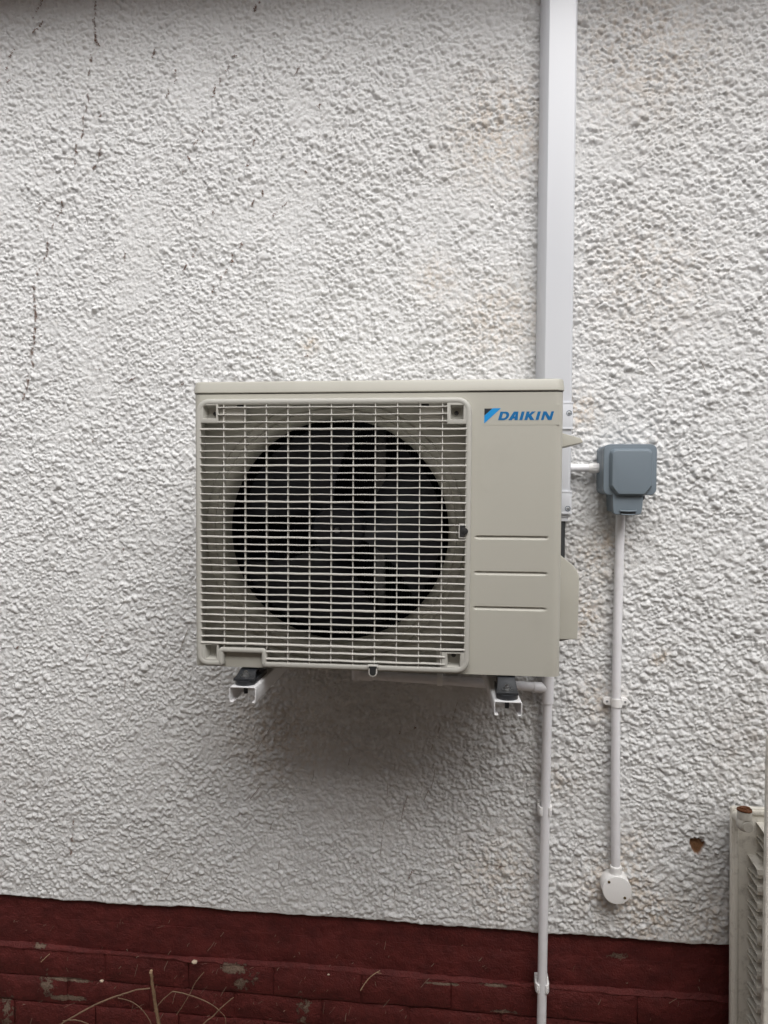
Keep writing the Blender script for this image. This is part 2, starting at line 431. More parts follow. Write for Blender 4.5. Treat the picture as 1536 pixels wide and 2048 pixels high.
me.vertices.add(w * h); me.vertices.foreach_set('co', np.stack([XX, YY, ZZ], -1).astype(np.float32).ravel())
idx = np.arange(w * h).reshape(h, w)
quads = np.stack([idx[:-1, :-1], idx[:-1, 1:], idx[1:, 1:], idx[1:, :-1]], -1).reshape(-1, 4).astype(np.int32)
nq = len(quads)
me.loops.add(nq * 4); me.loops.foreach_set('vertex_index', quads.ravel())
me.polygons.add(nq); me.polygons.foreach_set('loop_start', np.arange(0, nq * 4, 4, dtype=np.int32))
me.polygons.foreach_set('use_smooth', np.ones(nq, dtype=bool))
me.update(calc_edges=True)
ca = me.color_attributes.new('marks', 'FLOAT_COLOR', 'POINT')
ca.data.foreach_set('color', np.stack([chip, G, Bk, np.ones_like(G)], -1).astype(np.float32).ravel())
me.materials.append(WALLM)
wall = bpy.data.objects.new('wall', me); COL.objects.link(wall)
tag(wall, 'white painted roughcast render wall with brown marks', 'wall', None, 'structure')

# ------------------------------------------------------------------ unseen eaves, added to shade the top of the wall
eave = thing('added_eaves', (0.5, -0.1, 1.645), 'dark eaves out of view, added to shade the top of the white wall', 'eaves')
bm = bmesh.new(); box(bm, -4, 5, -0.21, 0.3, 1.645, 1.665); finish(bm, 'soffit_board', SOFF, eave, 0.002)
bm = bmesh.new(); box(bm, -4, 5, -0.235, -0.212, 1.625, 1.79); finish(bm, 'fascia_board', SOFF, eave, 0.003)
bm = bmesh.new(); prism(bm, [(-0.27, 1.795), (1.2, 2.8), (1.2, 2.76), (0.3, 2.12), (0.3, 1.70), (-0.2, 1.70), (-0.2, 1.792)], -4, 5, 'x'); finish(bm, 'roof_slope', TILE, eave)

# ------------------------------------------------------------------ unseen house block behind the camera, added to shade the lower wall
nb = thing('added_shade_house', (0.5, -3.2, GROUND), 'unseen brown house block added behind the camera to shade the lower wall', 'house')
NBM = mat('brown_brick', (0.36, 0.30, 0.25), 0.85, vary=0.35, vscale=7)
bm = bmesh.new(); box(bm, -6, 7, -6.4, -2.4, GROUND, 1.55); finish(bm, 'shade_house_wall', NBM, nb)
bm = bmesh.new(); prism(bm, [(-2.2, 1.555), (-2.2, 1.63), (-4.4, 2.85), (-6.6, 1.63), (-6.6, 1.555)], -6.2, 7.2, 'x'); finish(bm, 'roof', TILE, nb)

# ------------------------------------------------------------------ dark red brick plinth
peel = []
for (px, py, a, b) in ((90, 1978, 0.020, 0.026), (135, 1967, 0.062, 0.006), (130, 2003, 0.050, 0.008), (465, 1943, 0.036, 0.014), (480, 1974, 0.020, 0.016), (505, 1962, 0.012, 0.012),
                       (606, 2030, 0.012, 0.040), (10, 2030, 0.016, 0.05), (1238, 1923, 0.016, 0.007), (885, 1973, 0.045, 0.004), (1010, 2030, 0.03, 0.005), (70, 1898, 0.022, 0.005), (990, 1976, 0.03, 0.004)):
    c = at(px, py, -0.01); peel.append((c.x, c.z, a, b))
BRICK = brick_material(peel)
plinth = thing('brick_plinth', (0.3, 0.05, GROUND), 'dark red painted brick plinth with flaking paint below the white wall', 'plinth')
bm = bmesh.new(); box(bm, -4, 5, 0.0092, 0.10, -0.90, -0.66); box(bm, -4, 5, 0.0080, 0.10, GROUND - 0.05, -0.8365)
finish(bm, 'mortar_bed', BRICK, plinth)


def brick_mesh(seed, L, Hh, worn):
    """brick with its front at y=0 looking to -y, worn front edges"""
    r = random.Random(seed); bm = bmesh.new()
    nxb, nzb = 8, 4; grid = []
    for j in range(nzb + 1):
        row = []
        for i in range(nxb + 1):
            ex = min(i, nxb - i); ez = min(j, nzb - j)
            fx = {0: 0.0, 1: 0.035}.get(i, None); x = L * (i / nxb)
            if i == 1: x = 0.007
            if i == nxb - 1: x = L - 0.007
            z = Hh * j / nzb
            if j == 1: z = 0.006
            if j == nzb - 1: z = Hh - 0.006
            y = r.uniform(-0.0012, 0.0012)
            if ex == 0 or ez == 0: y += worn + r.uniform(0, worn)
            elif worn < 0.001: y *= 0.3
            row.append(bm.verts.new((x + (r.uniform(-1, 1) * 0.0012 if ez == 0 or ex == 0 else r.uniform(-1, 1) * 0.004), y, z + r.uniform(-1, 1) * 0.001)))
        grid.append(row)
    for j in range(nzb):
        for i in range(nxb): bm.faces.new((grid[j][i], grid[j][i + 1], grid[j + 1][i + 1], grid[j + 1][i]))
    per = [grid[0][i] for i in range(nxb + 1)] + [grid[j][nxb] for j in range(1, nzb + 1)] + [grid[nzb][i] for i in range(nxb - 1, -1, -1)] + [grid[j][0] for j in range(nzb - 1, 0, -1)]
    back = [bm.verts.new((v.co.x, 0.02, v.co.z)) for v in per]; n = len(per)
    for k in range(n): bm.faces.new((per[k], back[k], back[(k + 1) % n], per[(k + 1) % n]))
    bmesh.ops.recalc_face_normals(bm, faces=bm.faces)
    me = bpy.data.meshes.new('brick'); bm.to_mesh(me); bm.free()
    me.polygons.foreach_set('use_smooth', [True] * len(me.polygons)); me.set_sharp_from_angle(angle=R_(50)); me.materials.append(BRICK)
    return me


courses = [(-0.7572, -0.690, 0.0085, 0.05), (-0.829, -0.7582, 0.0082, 0.16), (-0.9105, -0.8365, 0.0010, 0.07), (-0.9785, -0.9130, 0.0030, 0.185), (-1.049, -0.9810, 0.0015, 0.04), (GROUND - 0.01, -1.051, 0.0020, 0.15)]
bm = bmesh.new(); rows_f = []                                    # uneven weathered fillet where the lower courses step out
fr = random.Random(77); jx = -1.6
while jx < 2.0:
    a = fr.uniform(-0.002, 0.002) + 0.003 * math.sin(jx * 7); b = fr.uniform(-0.003, 0.002) + 0.0015 * math.sin(jx * 11)
    rows_f.append([bm.verts.new(p) for p in ((jx, 0.012, -0.8290 + a), (jx, 0.0072, -0.8300 + a), (jx, 0.0040 + b * 0.7, -0.8330 + b), (jx, 0.0003 + b * 0.6, -0.8362 + b), (jx, 0.0008, -0.8400 + b), (jx, 0.01, -0.8400))])
    jx += fr.uniform(0.012, 0.035)
for ra, rb_ in zip(rows_f, rows_f[1:]):
    for k in range(5): bm.faces.new((ra[k], rb_[k], rb_[k + 1], ra[k + 1]))
finish(bm, 'ledge_fillet', BRICK, plinth, ang=50)
for ci, (za, zb, yf, off) in enumerate(courses):
    vari = [brick_mesh(ci * 10 + k, 0.2165, zb - za, 0.0003 if ci < 2 else 0.0020) for k in range(6)]
    x = -1.10 + off
    k = 0
    while x < 1.60:
        o = bpy.data.objects.new('brick', vari[(k * 5 + ci) % 6]); COL.objects.link(o); o.parent = plinth
        o.location = Vector((x, yf + random.uniform(-1, 1) * (0.0003 if ci < 2 else 0.0018), za + random.uniform(-0.001, 0.001))) - ORG[plinth]
        o.rotation_euler = (0, random.uniform(-0.004, 0.004), 0)
        x += 0.2165 + (0.0006 if ci < 2 else random.uniform(0.0015, 0.004)); k += 1

# ------------------------------------------------------------------ outdoor unit
YF, W, HT = -0.36, 0.698, 0.55
unit = thing('air_conditioner', (W / 2, -0.22, 0.0), 'cream outdoor air conditioning unit with slatted fan grille, mounted on the wall', 'air conditioner')


def plan(x0, x1, y0, y1, r, n=6):
    """open plan outline: back left, round the front, back right"""
    out = [(x0, y1)]
    for k in range(n + 1):
        t = R_(180 + 90 * k / n); out.append((x0 + r + r * math.cos(t), y0 + r + r * math.sin(t)))
    for k in range(n + 1):
        t = R_(270 + 90 * k / n); out.append((x1 - r + r * math.cos(t), y0 + r + r * math.sin(t)))
    out.append((x1, y1)); return out


OX0, OX1, OZ0, OZ1 = 0.0165, 0.5245, 0.0115, 0.5115           # hole behind the grille
GRV = [(0.2593, 0.541, 0.6715), (0.1931, 0.5398, 0.6705), (0.1276, 0.5392, 0.6698)]
GH = 0.0046
bm = bmesh.new()
pl = plan(0.0, W, YF, -0.085, 0.016)
li = next(i for i, p in enumerate(pl) if abs(p[1] - YF) < 1e-9); ri = max(i for i, p in enumerate(pl) if abs(p[1] - YF) < 1e-9)
cols = pl[:li + 1] + [(OX0, YF), (OX1, YF), (0.537, YF), (0.674, YF)] + pl[ri:]
rows = sorted([0.003, OZ0, OZ1, 0.5265] + [g[0] + s * GH for g in GRV for s in (-1, 1)])
vg = [[bm.verts.new((c[0], c[1], z)) for c in cols] for z in rows]
for j in range(len(rows) - 1):
    zm = (rows[j] + rows[j + 1]) / 2
    for i in range(len(cols) - 1):
        xm = (cols[i][0] + cols[i + 1][0]) / 2; front = abs(cols[i][1] - YF) < 1e-9 and abs(cols[i + 1][1] - YF) < 1e-9
        if front and OX0 < xm < OX1 and OZ0 < zm < OZ1: continue
        if front and 0.537 < xm < 0.674 and any(abs(zm - g[0]) < GH for g in GRV): continue
        bm.faces.new((vg[j][i], vg[j][i + 1], vg[j + 1][i + 1], vg[j + 1][i]))
casing_back = [(0.0, -0.085), (W, -0.085)]
q = [bm.verts.new(p) for p in ((0, -0.085, 0.003), (W, -0.085, 0.003), (W, -0.085, 0.5265), (0, -0.085, 0.5265))]; bm.faces.new(q)
# base pan and front lower lip turned under
q = [bm.verts.new((c[0], c[1], 0.003)) for c in pl]; bm.faces.new(q)
casing = finish(bm, 'casing', CREAM, unit, ang=40)
for (gz, ga, gb) in GRV:                                        # pressed grooves
    bm = bmesh.new(); nxg, nzg = 60, 12; gr = []
    for j in range(nzg + 1):
        rw = []
        for i in range(nxg + 1):
            x = 0.537 + (0.674 - 0.537) * i / nxg; dz = (j / nzg * 2 - 1) * GH
            ax = min(max(x, ga + 0.0035), gb - 0.0035); d = math.hypot(x - ax, dz) / 0.0038
            t = max(0.0, 1 - d); vz = dz / 0.0038
            sh = min(1.0, max(0.0, (1 - vz) / 0.45)) * min(1.0, max(0.0, (1 + vz) / 1.35))
            dep = 0.0040 * sh * min(1.0, t * 2.5)
            rw.append(bm.verts.new((x, YF + dep, gz + dz)))
        gr.append(rw)
    for j in range(nzg):
        for i in range(nxg): bm.faces.new((gr[j][i], gr[j][i + 1], gr[j + 1][i + 1], gr[j + 1][i]))
    finish(bm, 'groove', CREAM, unit, ang=60)
bm = bmesh.new(); prism(bm, plan(-0.0025, W + 0.0025, YF - 0.0030, -0.083, 0.018), 0.5285, 0.551, 'z', plan(-0.0005, W + 0.0005, YF + 0.0015, -0.083, 0.018)); finish(bm, 'lid', CREAM, unit, 0.0035, 3)
for (dx_, dz_) in ((0.5528, 0.5033), (0.6505, 0.5027), (0.5513, 0.3775), (0.6674, 0.3770)):
    bm = bmesh.new(); lathe_y(bm, dx_, dz_, [(0.0022, YF - 0.0002), (0.0018, YF - 0.0004), (0.0011, YF - 0.0001)], 14, False, False)
    lathe_y(bm, dx_, dz_, [(0.0013, YF - 0.0003), (0.0004, YF - 0.0002)], 10, False, True); finish(bm, 'dimple', CREAM, unit)

# -- fan chamber
FC = (0.2675, 0.2640)
bm = bmesh.new(); nA = 120
prof = [(0.2225, -0.262), (0.2225, -0.292), (0.2235, -0.300), (0.2265, -0.309), (0.2315, -0.3155), (0.2375, -0.319), (0.2395, -0.3165), (0.2415, -0.3165), (0.2435, -0.3205), (0.2535, -0.3235), (0.2555, -0.321), (0.2575, -0.321), (0.2595, -0.325), (0.272, -0.328), (0.30, -0.331), (0.33, -0.333), (0.40, -0.335)]
rowsP = []
RX0, RX1, RZ0, RZ1 = OX0 - 0.004, OX1 + 0.004, OZ0 - 0.004, OZ1 + 0.004
for k in range(nA):
    a = 2 * math.pi * (k + 0.5) / nA; c, s = math.cos(a), math.sin(a)
    rm = min(((RX1 if c > 0 else RX0) - FC[0]) / c if abs(c) > 1e-6 else 9, ((RZ1 if s > 0 else RZ0) - FC[1]) / s if abs(s) > 1e-6 else 9)
    rw = []
    for (r, y) in prof:
        r2 = min(r, rm); rw.append(bm.verts.new((FC[0] + r2 * c, y if r <= rm else -0.335 - 0.0001 * (r - rm), FC[1] + r2 * s)))
    rowsP.append(rw)
for k in range(nA):
    a, b = rowsP[k], rowsP[(k + 1) % nA]
    for i in range(len(prof) - 1):
        try: bm.faces.new((a[i], a[i + 1], b[i + 1], b[i]))
        except ValueError: pass
bmesh.ops.dissolve_degenerate(bm, dist=1e-5, edges=bm.edges)
finish(bm, 'fan_shroud', CREAM, unit, ang=50)
bm = bmesh.new(); box(bm, 0.006, 0.53, -0.258, -0.10, 0.008, 0.52)
for f in [f for f in bm.faces if f.calc_center_median().y < -0.257]: bm.faces.remove(f)
finish(bm, 'fan_chamber', BLACK, unit, smooth=False)
bm = bmesh.new()
for k in range(90): box(bm, 0.02 + k * 0.0056, 0.0212 + k * 0.0056, -0.125, -0.110, 0.02, 0.515)
finish(bm, 'coil', COILM, unit, smooth=False)
bm = bmesh.new()
for xa in (0.326, 0.3445): box(bm, xa, xa + 0.006, -0.150, -0.135, 0.012, 0.515)
box(bm, 0.332, 0.3445, -0.148, -0.145, 0.012, 0.515)
mm = finish(bm, 'motor_mount', mat('mount_steel', (0.20, 0.21, 0.22), 0.3, 0.9, vary=0.2), unit, 0.0008)
bm = bmesh.new(); lathe_y(bm, 0.2630, 0.2625, [(0.055, -0.135), (0.055, -0.17), (0.04, -0.185), (0.012, -0.19)], 32, True, True); finish(bm, 'motor', FANM, unit)
fan = thing('fan', (0.2630, -0.23, 0.2625), None, None); fan.parent = unit; fan.location = ORG[fan] - ORG[unit]
fx, fz = 0.2630, 0.2625
bm = bmesh.new(); lathe_y(bm, fx, fz, [(0.056, -0.185), (0.056, -0.245), (0.050, -0.252), (0.012, -0.2535), (0.010, -0.252)], 40, True, True); finish(bm, 'hub', FANM, fan)
bm = bmesh.new(); lathe_y(bm, fx, fz, [(0.0062, -0.252), (0.0062, -0.262), (0.005, -0.264)], 6, True, True); finish(bm, 'hub_nut', STEEL, fan, smooth=False)
for b in range(3):
    bm = bmesh.new(); nr, na = 9, 12; g = []
    for i in range(nr + 1):
        t = i / nr; r = 0.050 + (0.2120 - 0.050) * t; rw = []
        span = R_(62 + 34 * t); a0 = R_(120 * b - 20 - 22 * t)
        for j in range(na + 1):
            u = j / na; a = a0 + span * u
            y = -0.244 + 0.055 * u - 0.010 * math.sin(math.pi * u)
            rw.append((fx + r * math.cos(a), y, fz + r * math.sin(a)))
        g.append(rw)
    fr = [[bm.verts.new(p) for p in rw] for rw in g]; bk = [[bm.verts.new((p[0], p[1] + 0.003, p[2])) for p in rw] for rw in g]
    for i in range(nr):
        for j in range(na):
            bm.faces.new((fr[i][j], fr[i + 1][j], fr[i + 1][j + 1], fr[i][j + 1])); bm.faces.new((bk[i][j], bk[i][j + 1], bk[i + 1][j + 1], bk[i + 1][j]))
    for i in range(nr):
        bm.faces.new((fr[i][0], bk[i][0], bk[i + 1][0], fr[i + 1][0])); bm.faces.new((fr[i][na], fr[i + 1][na], bk[i + 1][na], bk[i][na]))
    for j in range(na):
        bm.faces.new((fr[0][j], fr[0][j + 1], bk[0][j + 1], bk[0][j])); bm.faces.new((fr[nr][j], bk[nr][j], bk[nr][j + 1], fr[nr][j + 1]))
    finish(bm, 'fan_blade', FANM, fan, ang=45)

# -- grille
gr_ = thing('grille', (0.27, -0.37, 0.01), None, None); gr_.parent = unit; gr_.location = ORG[gr_] - ORG[unit]


def rounded_path(pts, rad, n=6):
    out = []; m = len(pts)
    for i in range(m):
        p = Vector(pts[i]); a = Vector(pts[i - 1]); b = Vector(pts[(i + 1) % m]); r = rad[i]
        u = (a - p).normalized(); v = (b - p).normalized()
        c = p + (u + v) * r                                    # right angles only
        s = p + u * r; e = p + v * r
        for k in range(n + 1):
            t = k / n * math.pi / 2
            out.append(c + (s - c) * math.cos(t) + (e - c) * math.sin(t))
    return out


path = [(0.0157, 0.511), (0.526, 0.511), (0.526, 0.0125), (0.143, 0.0125), (0.143, 0.0385), (0.058, 0.0385), (0.058, 0.0125), (0.0157, 0.0125)]
rad = [0.020, 0.020, 0.020, 0.0012, 0.0040, 0.0040, 0.0012, 0.016]
cp_ = rounded_path(path, rad)
GY = -0.3755
profile = [(0.0058, -0.358), (0.0056, GY + 0.005), (0.0042, GY + 0.0012), (0.0025, GY), (-0.0030, GY), (-0.0048, GY + 0.0014), (-0.0052, GY + 0.0035), (-0.0052, -0.352), (0.0, -0.351)]
bm = bmesh.new(); n = len(cp_); rings = []
for i in range(n):
    d1 = (cp_[i] - cp_[i - 1]); d2 = (cp_[(i + 1) % n] - cp_[i])
    t1_ = d1.normalized() if d1.length > 1e-9 else d2.normalized(); t2_ = d2.normalized() if d2.length > 1e-9 else t1_
    nn = Vector((-(t1_.y + t2_.y), t1_.x + t2_.x)).normalized(); cs = max(0.4, nn.dot(Vector((-t1_.y, t1_.x))))
    rings.append([bm.verts.new((cp_[i].x + nn.x * o / cs, y, cp_[i].y + nn.y * o / cs)) for (o, y) in profile])
for i in range(n):
    a, b = rings[i], rings[(i + 1) % n]
    for k in range(len(profile)): bm.faces.new((a[k], b[k], b[(k + 1) % len(profile)], a[(k + 1) % len(profile)]))
finish(bm, 'frame', FRAMEM, gr_, ang=40)


def slat(x0, x1, z, th, wav):
    """thin blade, front lip rounded, slightly wavy as moulded"""
    bm = bmesh.new(); N_ = 24; rows_ = []
    for i in range(N_ + 1):
        x = x0 + (x1 - x0) * i / N_
        zz = z + 0.00035 * math.sin((x - 0.02) / 0.0414 * math.pi + wav) + 0.0003 * math.sin(x * 9 + wav * 2)
        hh = th / 2
        rows_.append([bm.verts.new((x, yy, zz + dz)) for (yy, dz) in ((-0.3765, -hh * 0.55), (-0.3765, hh * 0.55), (-0.3755, hh), (-0.366, hh * 0.8), (-0.366, -hh * 0.8), (-0.3755, -hh))])
    for a, b in zip(rows_, rows_[1:]):
        for k in range(6): bm.faces.new((a[k], b[k], b[(k + 1) % 6], a[(k + 1) % 6]))
    bm.faces.new(rows_[0]); bm.faces.new(rows_[-1][::-1])
    return finish(bm, 'slat', GRILLE, gr_, ang=50)


thin = thick = None
for k in range(-3, 33):
    z = 0.4591 - 0.0136 * k
    wide = (k % 5 == 0)
    if k < 0: slat(0.0545, 0.4865, z, 0.0020, k)
    elif z < 0.045: slat(0.1475, 0.4865, z, 0.0026, k)
    else:
        th = 0.0034 if wide else 0.0021
        slat(0.0195, 0.5225, z, th, k * 1.7)
bars = None
for k in range(11):
    x = 0.0648 + 0.04134 * k
    zb = 0.0155
    if x < 0.15: zb = 0.0425
    bm = bmesh.new(); box(bm, x - 0.00085, x + 0.00085, -0.3735, -0.364, zb, 0.5075); finish(bm, 'grille_bar', GRILLE, gr_, 0.0003, 1)


def pocket(x0, x1, z0, z1, px0, px1, pz0, pz1, name='screw_pocket'):
    """corner block with a square screw pocket"""
    bm = bmesh.new(); ya, yb = -0.3745, -0.352
    o = [(x0, z0), (x1, z0), (x1, z1), (x0, z1)]; i_ = [(px0, pz0), (px1, pz0), (px1, pz1), (px0, pz1)]
    d = 0.0025; ib = [(px0 + d, pz0 + d), (px1 - d, pz0 + d), (px1 - d, pz1 - d), (px0 + d, pz1 - d)]
    O = [bm.verts.new((p[0], ya, p[1])) for p in o]; I = [bm.verts.new((p[0], ya, p[1])) for p in i_]; IB = [bm.verts.new((p[0], yb, p[1])) for p in ib]; OB = [bm.verts.new((p[0], yb, p[1])) for p in o]
    for k in range(4):
        l = (k + 1) % 4
        bm.faces.new((O[k], O[l], I[l], I[k])); bm.faces.new((I[k], I[l], IB[l], IB[k])); bm.faces.new((O[k], OB[k], OB[l], O[l]))
    bm.faces.new(IB)
    finish(bm, name, FRAMEM, gr_, 0.0006, 2)


def plate(x0, x1, z0, z1, hx0, hx1, hz0, hz1):
    bm = bmesh.new(); box(bm, x0, x1, -0.3655, -0.362, z0, z1); finish(bm, 'backing_plate', FRAMEM, gr_, 0.0005, 1)
    bm = bmesh.new(); box(bm, hx0, hx1, -0.3662, -0.364, hz0, hz1); finish(bm, 'latch_slot_shade', HOLE, gr_, smooth=False)


pocket(0.0195, 0.0545, 0.4715, 0.5065, 0.0250, 0.0505, 0.4795, 0.5045)
plate(0.0545, 0.1065, 0.4715, 0.5070, 0.0885, 0.1010, 0.5016, 0.5068)
pocket(0.4865, 0.5225, 0.4680, 0.5065, 0.4925, 0.5165, 0.4755, 0.5020)
plate(0.4350, 0.4865, 0.4680, 0.5070, 0.4395, 0.4530, 0.5014, 0.5066)
pocket(0.4800, 0.5225, 0.0155, 0.0465, 0.4905, 0.5145, 0.0185, 0.0440)
plate(0.4700, 0.4800, 0.0155, 0.0465, 0.4722, 0.4735, 0.030, 0.0305)
pocket(0.0195, 0.0540, 0.0155, 0.0495, 0.0280, 0.0500, 0.0200, 0.0470)
for (sx, sz) in ((0.0425, 0.4900), (0.5035, 0.4890), (0.5020, 0.0370), (0.0470, 0.0395)):
    screw(gr_, sx, -0.3575, sz, 0.0042, DSTEEL)
# catch at the right side and drip catch at the bottom
bm = bmesh.new()
prism(bm, rrect(0.5095, 0.5215, 0.2585, 0.2848, 0.002, 3), -0.3790, -0.366); finish(bm, 'side_catch', GRILLE, gr_, 0.0008)
bm = bmesh.new(); prism(bm, rrect(0.5115, 0.5215, 0.2610, 0.2823, 0.001, 2), -0.3796, -0.3785); finish(bm, 'catch_recess_shade', HOLE, gr_)
bm = bmesh.new(); lathe_y(bm, 0.5205, 0.2716, [(0.0062, -0.3780), (0.0062, -0.3797), (0.0058, -0.3799)], 24, False, True); finish(bm, 'catch_hole_shade', HOLE, gr_)
uo = [(0.3425, 0.0195), (0.3625, 0.0195), (0.3625, 0.0150), (0.3605, 0.0145), (0.3605, 0.0045)]
uo += [(0.3525 + 0.008 * math.cos(R_(-a)), 0.0045 - 0.007 * math.sin(R_(a))) for a in (20, 45, 70, 90, 110, 135, 160)] + [(0.3445, 0.0045), (0.3445, 0.0145), (0.3425, 0.0150)]
bm = bmesh.new(); prism(bm, uo, -0.3808, -0.372); finish(bm, 'drip_catch', GRILLE, gr_, 0.0007)
cx_, cz_ = 0.3525, 0.009
ui = [((x - cx_) * 0.74 + cx_, (z - cz_) * 0.78 + cz_) for (x, z) in uo]
bm = bmesh.new(); prism(bm, ui, -0.3814, -0.379); finish(bm, 'catch_recess_shade', HOLE, gr_)
# panel seen through the notch at the bottom left
bm = bmesh.new(); box(bm, 0.0632, 0.1378, -0.3625, -0.350, 0.0030, 0.0345); finish(bm, 'notch_panel', CREAM, gr_, 0.001)

# -- logo
st = finish(prism(bmesh.new(), rrect(0.5485, 0.6905, 0.4665, 0.5035, 0.001, 2), YF - 0.0003, YF + 0.001), 'logo_sticker', STICK, unit)
LX0, LX1, LZ0, LZ1 = 0.5795, 0.6800, 0.4755, 0.4910


def glyph(polys, m, name):
    bm = bmesh.new()
    for p in polys: prism(bm, p, YF - 0.0007, YF - 0.0004)
    return finish(bm, name, m, st, smooth=False)


SH = 0.0042 / 0.0155
gw = (LX1 - LX0 - 0.004)


def tr(u, v): return (LX0 + u * gw + v * (LZ1 - LZ0) * SH, LZ0 + v * (LZ1 - LZ0))


def G_(*ps): return [tr(u, v) for (u, v) in ps]


def arcD():
    o0, o1 = 0.0, 0.185; outer = [(o0, 0), (0.095, 0)]
    outer += [(0.095 + 0.09 * math.sin(R_(a)), 0.5 - 0.5 * math.cos(R_(a))) for a in range(15, 181, 15)] + [(o0, 1)]
    inner = [(0.058, 0.22), (0.09, 0.22)] + [(0.09 + 0.042 * math.sin(R_(a)), 0.5 - 0.28 * math.cos(R_(a))) for a in range(15, 181, 15)] + [(0.058, 0.78)]
    return outer, inner


od, idd = arcD()
half_l = [[(0, 0), (0.058, 0), (0.058, 1), (0, 1)]]
dd = []
oc = od[1:-1]; ic = idd[1:-1]
strip = [[(0.058, 0), (0.095, 0), (0.09, 0.22), (0.058, 0.22)], [(0.058, 0.78), (0.09, 0.78), (0.095, 1), (0.058, 1)]]
for k in range(len(oc) - 1): strip.append([oc[k], oc[k + 1], ic[k + 1], ic[k]])
glyph([G_(*p) for p in half_l + strip], BLUE, 'letter')
A0 = 0.192
glyph([G_(*[(A0 + u, v) for (u, v) in p]) for p in (
    [(0, 0), (0.066, 0), (0.083, 0.19), (0.094, 0.5), (0.100, 0.76), (0.100, 1), (0.062, 1)],
    [(0.100, 1), (0.100, 0.76), (0.108, 0.5), (0.112, 0.19), (0.114, 0), (0.176, 0), (0.145, 1)],
    [(0.083, 0.19), (0.112, 0.19), (0.108, 0.42), (0.092, 0.42)])], BLUE, 'letter')
glyph([G_((0.398, 0), (0.455, 0), (0.455, 1), (0.398, 1))], BLUE, 'letter')
K0 = 0.492
glyph([G_(*[(K0 + u, v) for (u, v) in p]) for p in (
    [(0, 0), (0.057, 0), (0.057, 1), (0, 1)], [(0.057, 0.38), (0.090, 0.46), (0.166, 1), (0.098, 1), (0.057, 0.66)], [(0.057, 0.38), (0.110, 0), (0.186, 0), (0.104, 0.56), (0.090, 0.46)])], BLUE, 'letter')
glyph([G_((0.700, 0), (0.757, 0), (0.757, 1), (0.700, 1))], BLUE, 'letter')
N0 = 0.802
glyph([G_(*[(N0 + u, v) for (u, v) in p]) for p in (
    [(0, 0), (0.050, 0), (0.050, 0.62), (0.056, 1), (0, 1)], [(0.056, 1), (0.050, 0.62), (0.128, 0), (0.142, 0), (0.148, 0.38)], [(0.142, 0), (0.198, 0), (0.198, 1), (0.148, 1), (0.148, 0.38)])], BLUE, 'letter')
glyph([[(0.5545, 0.4840), (0.5690, 0.4968), (0.5545, 0.4968)]], INK, 'emblem_corner')
glyph([[(0.5545, 0.4695), (0.5845, 0.4972), (0.5692, 0.4972), (0.5545, 0.4836)]], LBLUE, 'emblem_stripe')

# -- side grip, valve cover, feet
bm = bmesh.new(); prism(bm, [(0.690, 0.4590), (0.710, 0.4575), (0.7430, 0.4480), (0.7475, 0.4420), (0.7460, 0.4390), (0.690, 0.4270)], -0.27, -0.15); finish(bm, 'side_grip', CREAM, unit, 0.003, 3)
vo = [(0.690, 0.2450), (0.702, 0.2320), (0.706, 0.2240), (0.7235, 0.2110), (0.7395, 0.2000), (0.7490, 0.1900), (0.7540, 0.1790), (0.7555, 0.1650), (0.7530, 0.0545), (0.7500, 0.0515), (0.690, 0.0500)]
bm = bmesh.new(); prism(bm, vo, -0.255, -0.10); [setattr(v.co, 'x', 0.690 + (v.co.x - 0.690) * 0.87) for v in bm.verts]; finish(bm, 'valve_cover', CREAM, unit, 0.004, 3, ang=50)
bm = bmesh.new(); prism(bm, [(0.690, 0.0490), (0.7450, 0.0490), (0.690, 0.0365)], -0.23, -0.12); finish(bm, 'cover_shade_wedge', mat('valve_shadow_brown', (0.10, 0.07, 0.055), 0.6), unit, 0.001)  # brown wedge colours in the shade beneath the valve cover


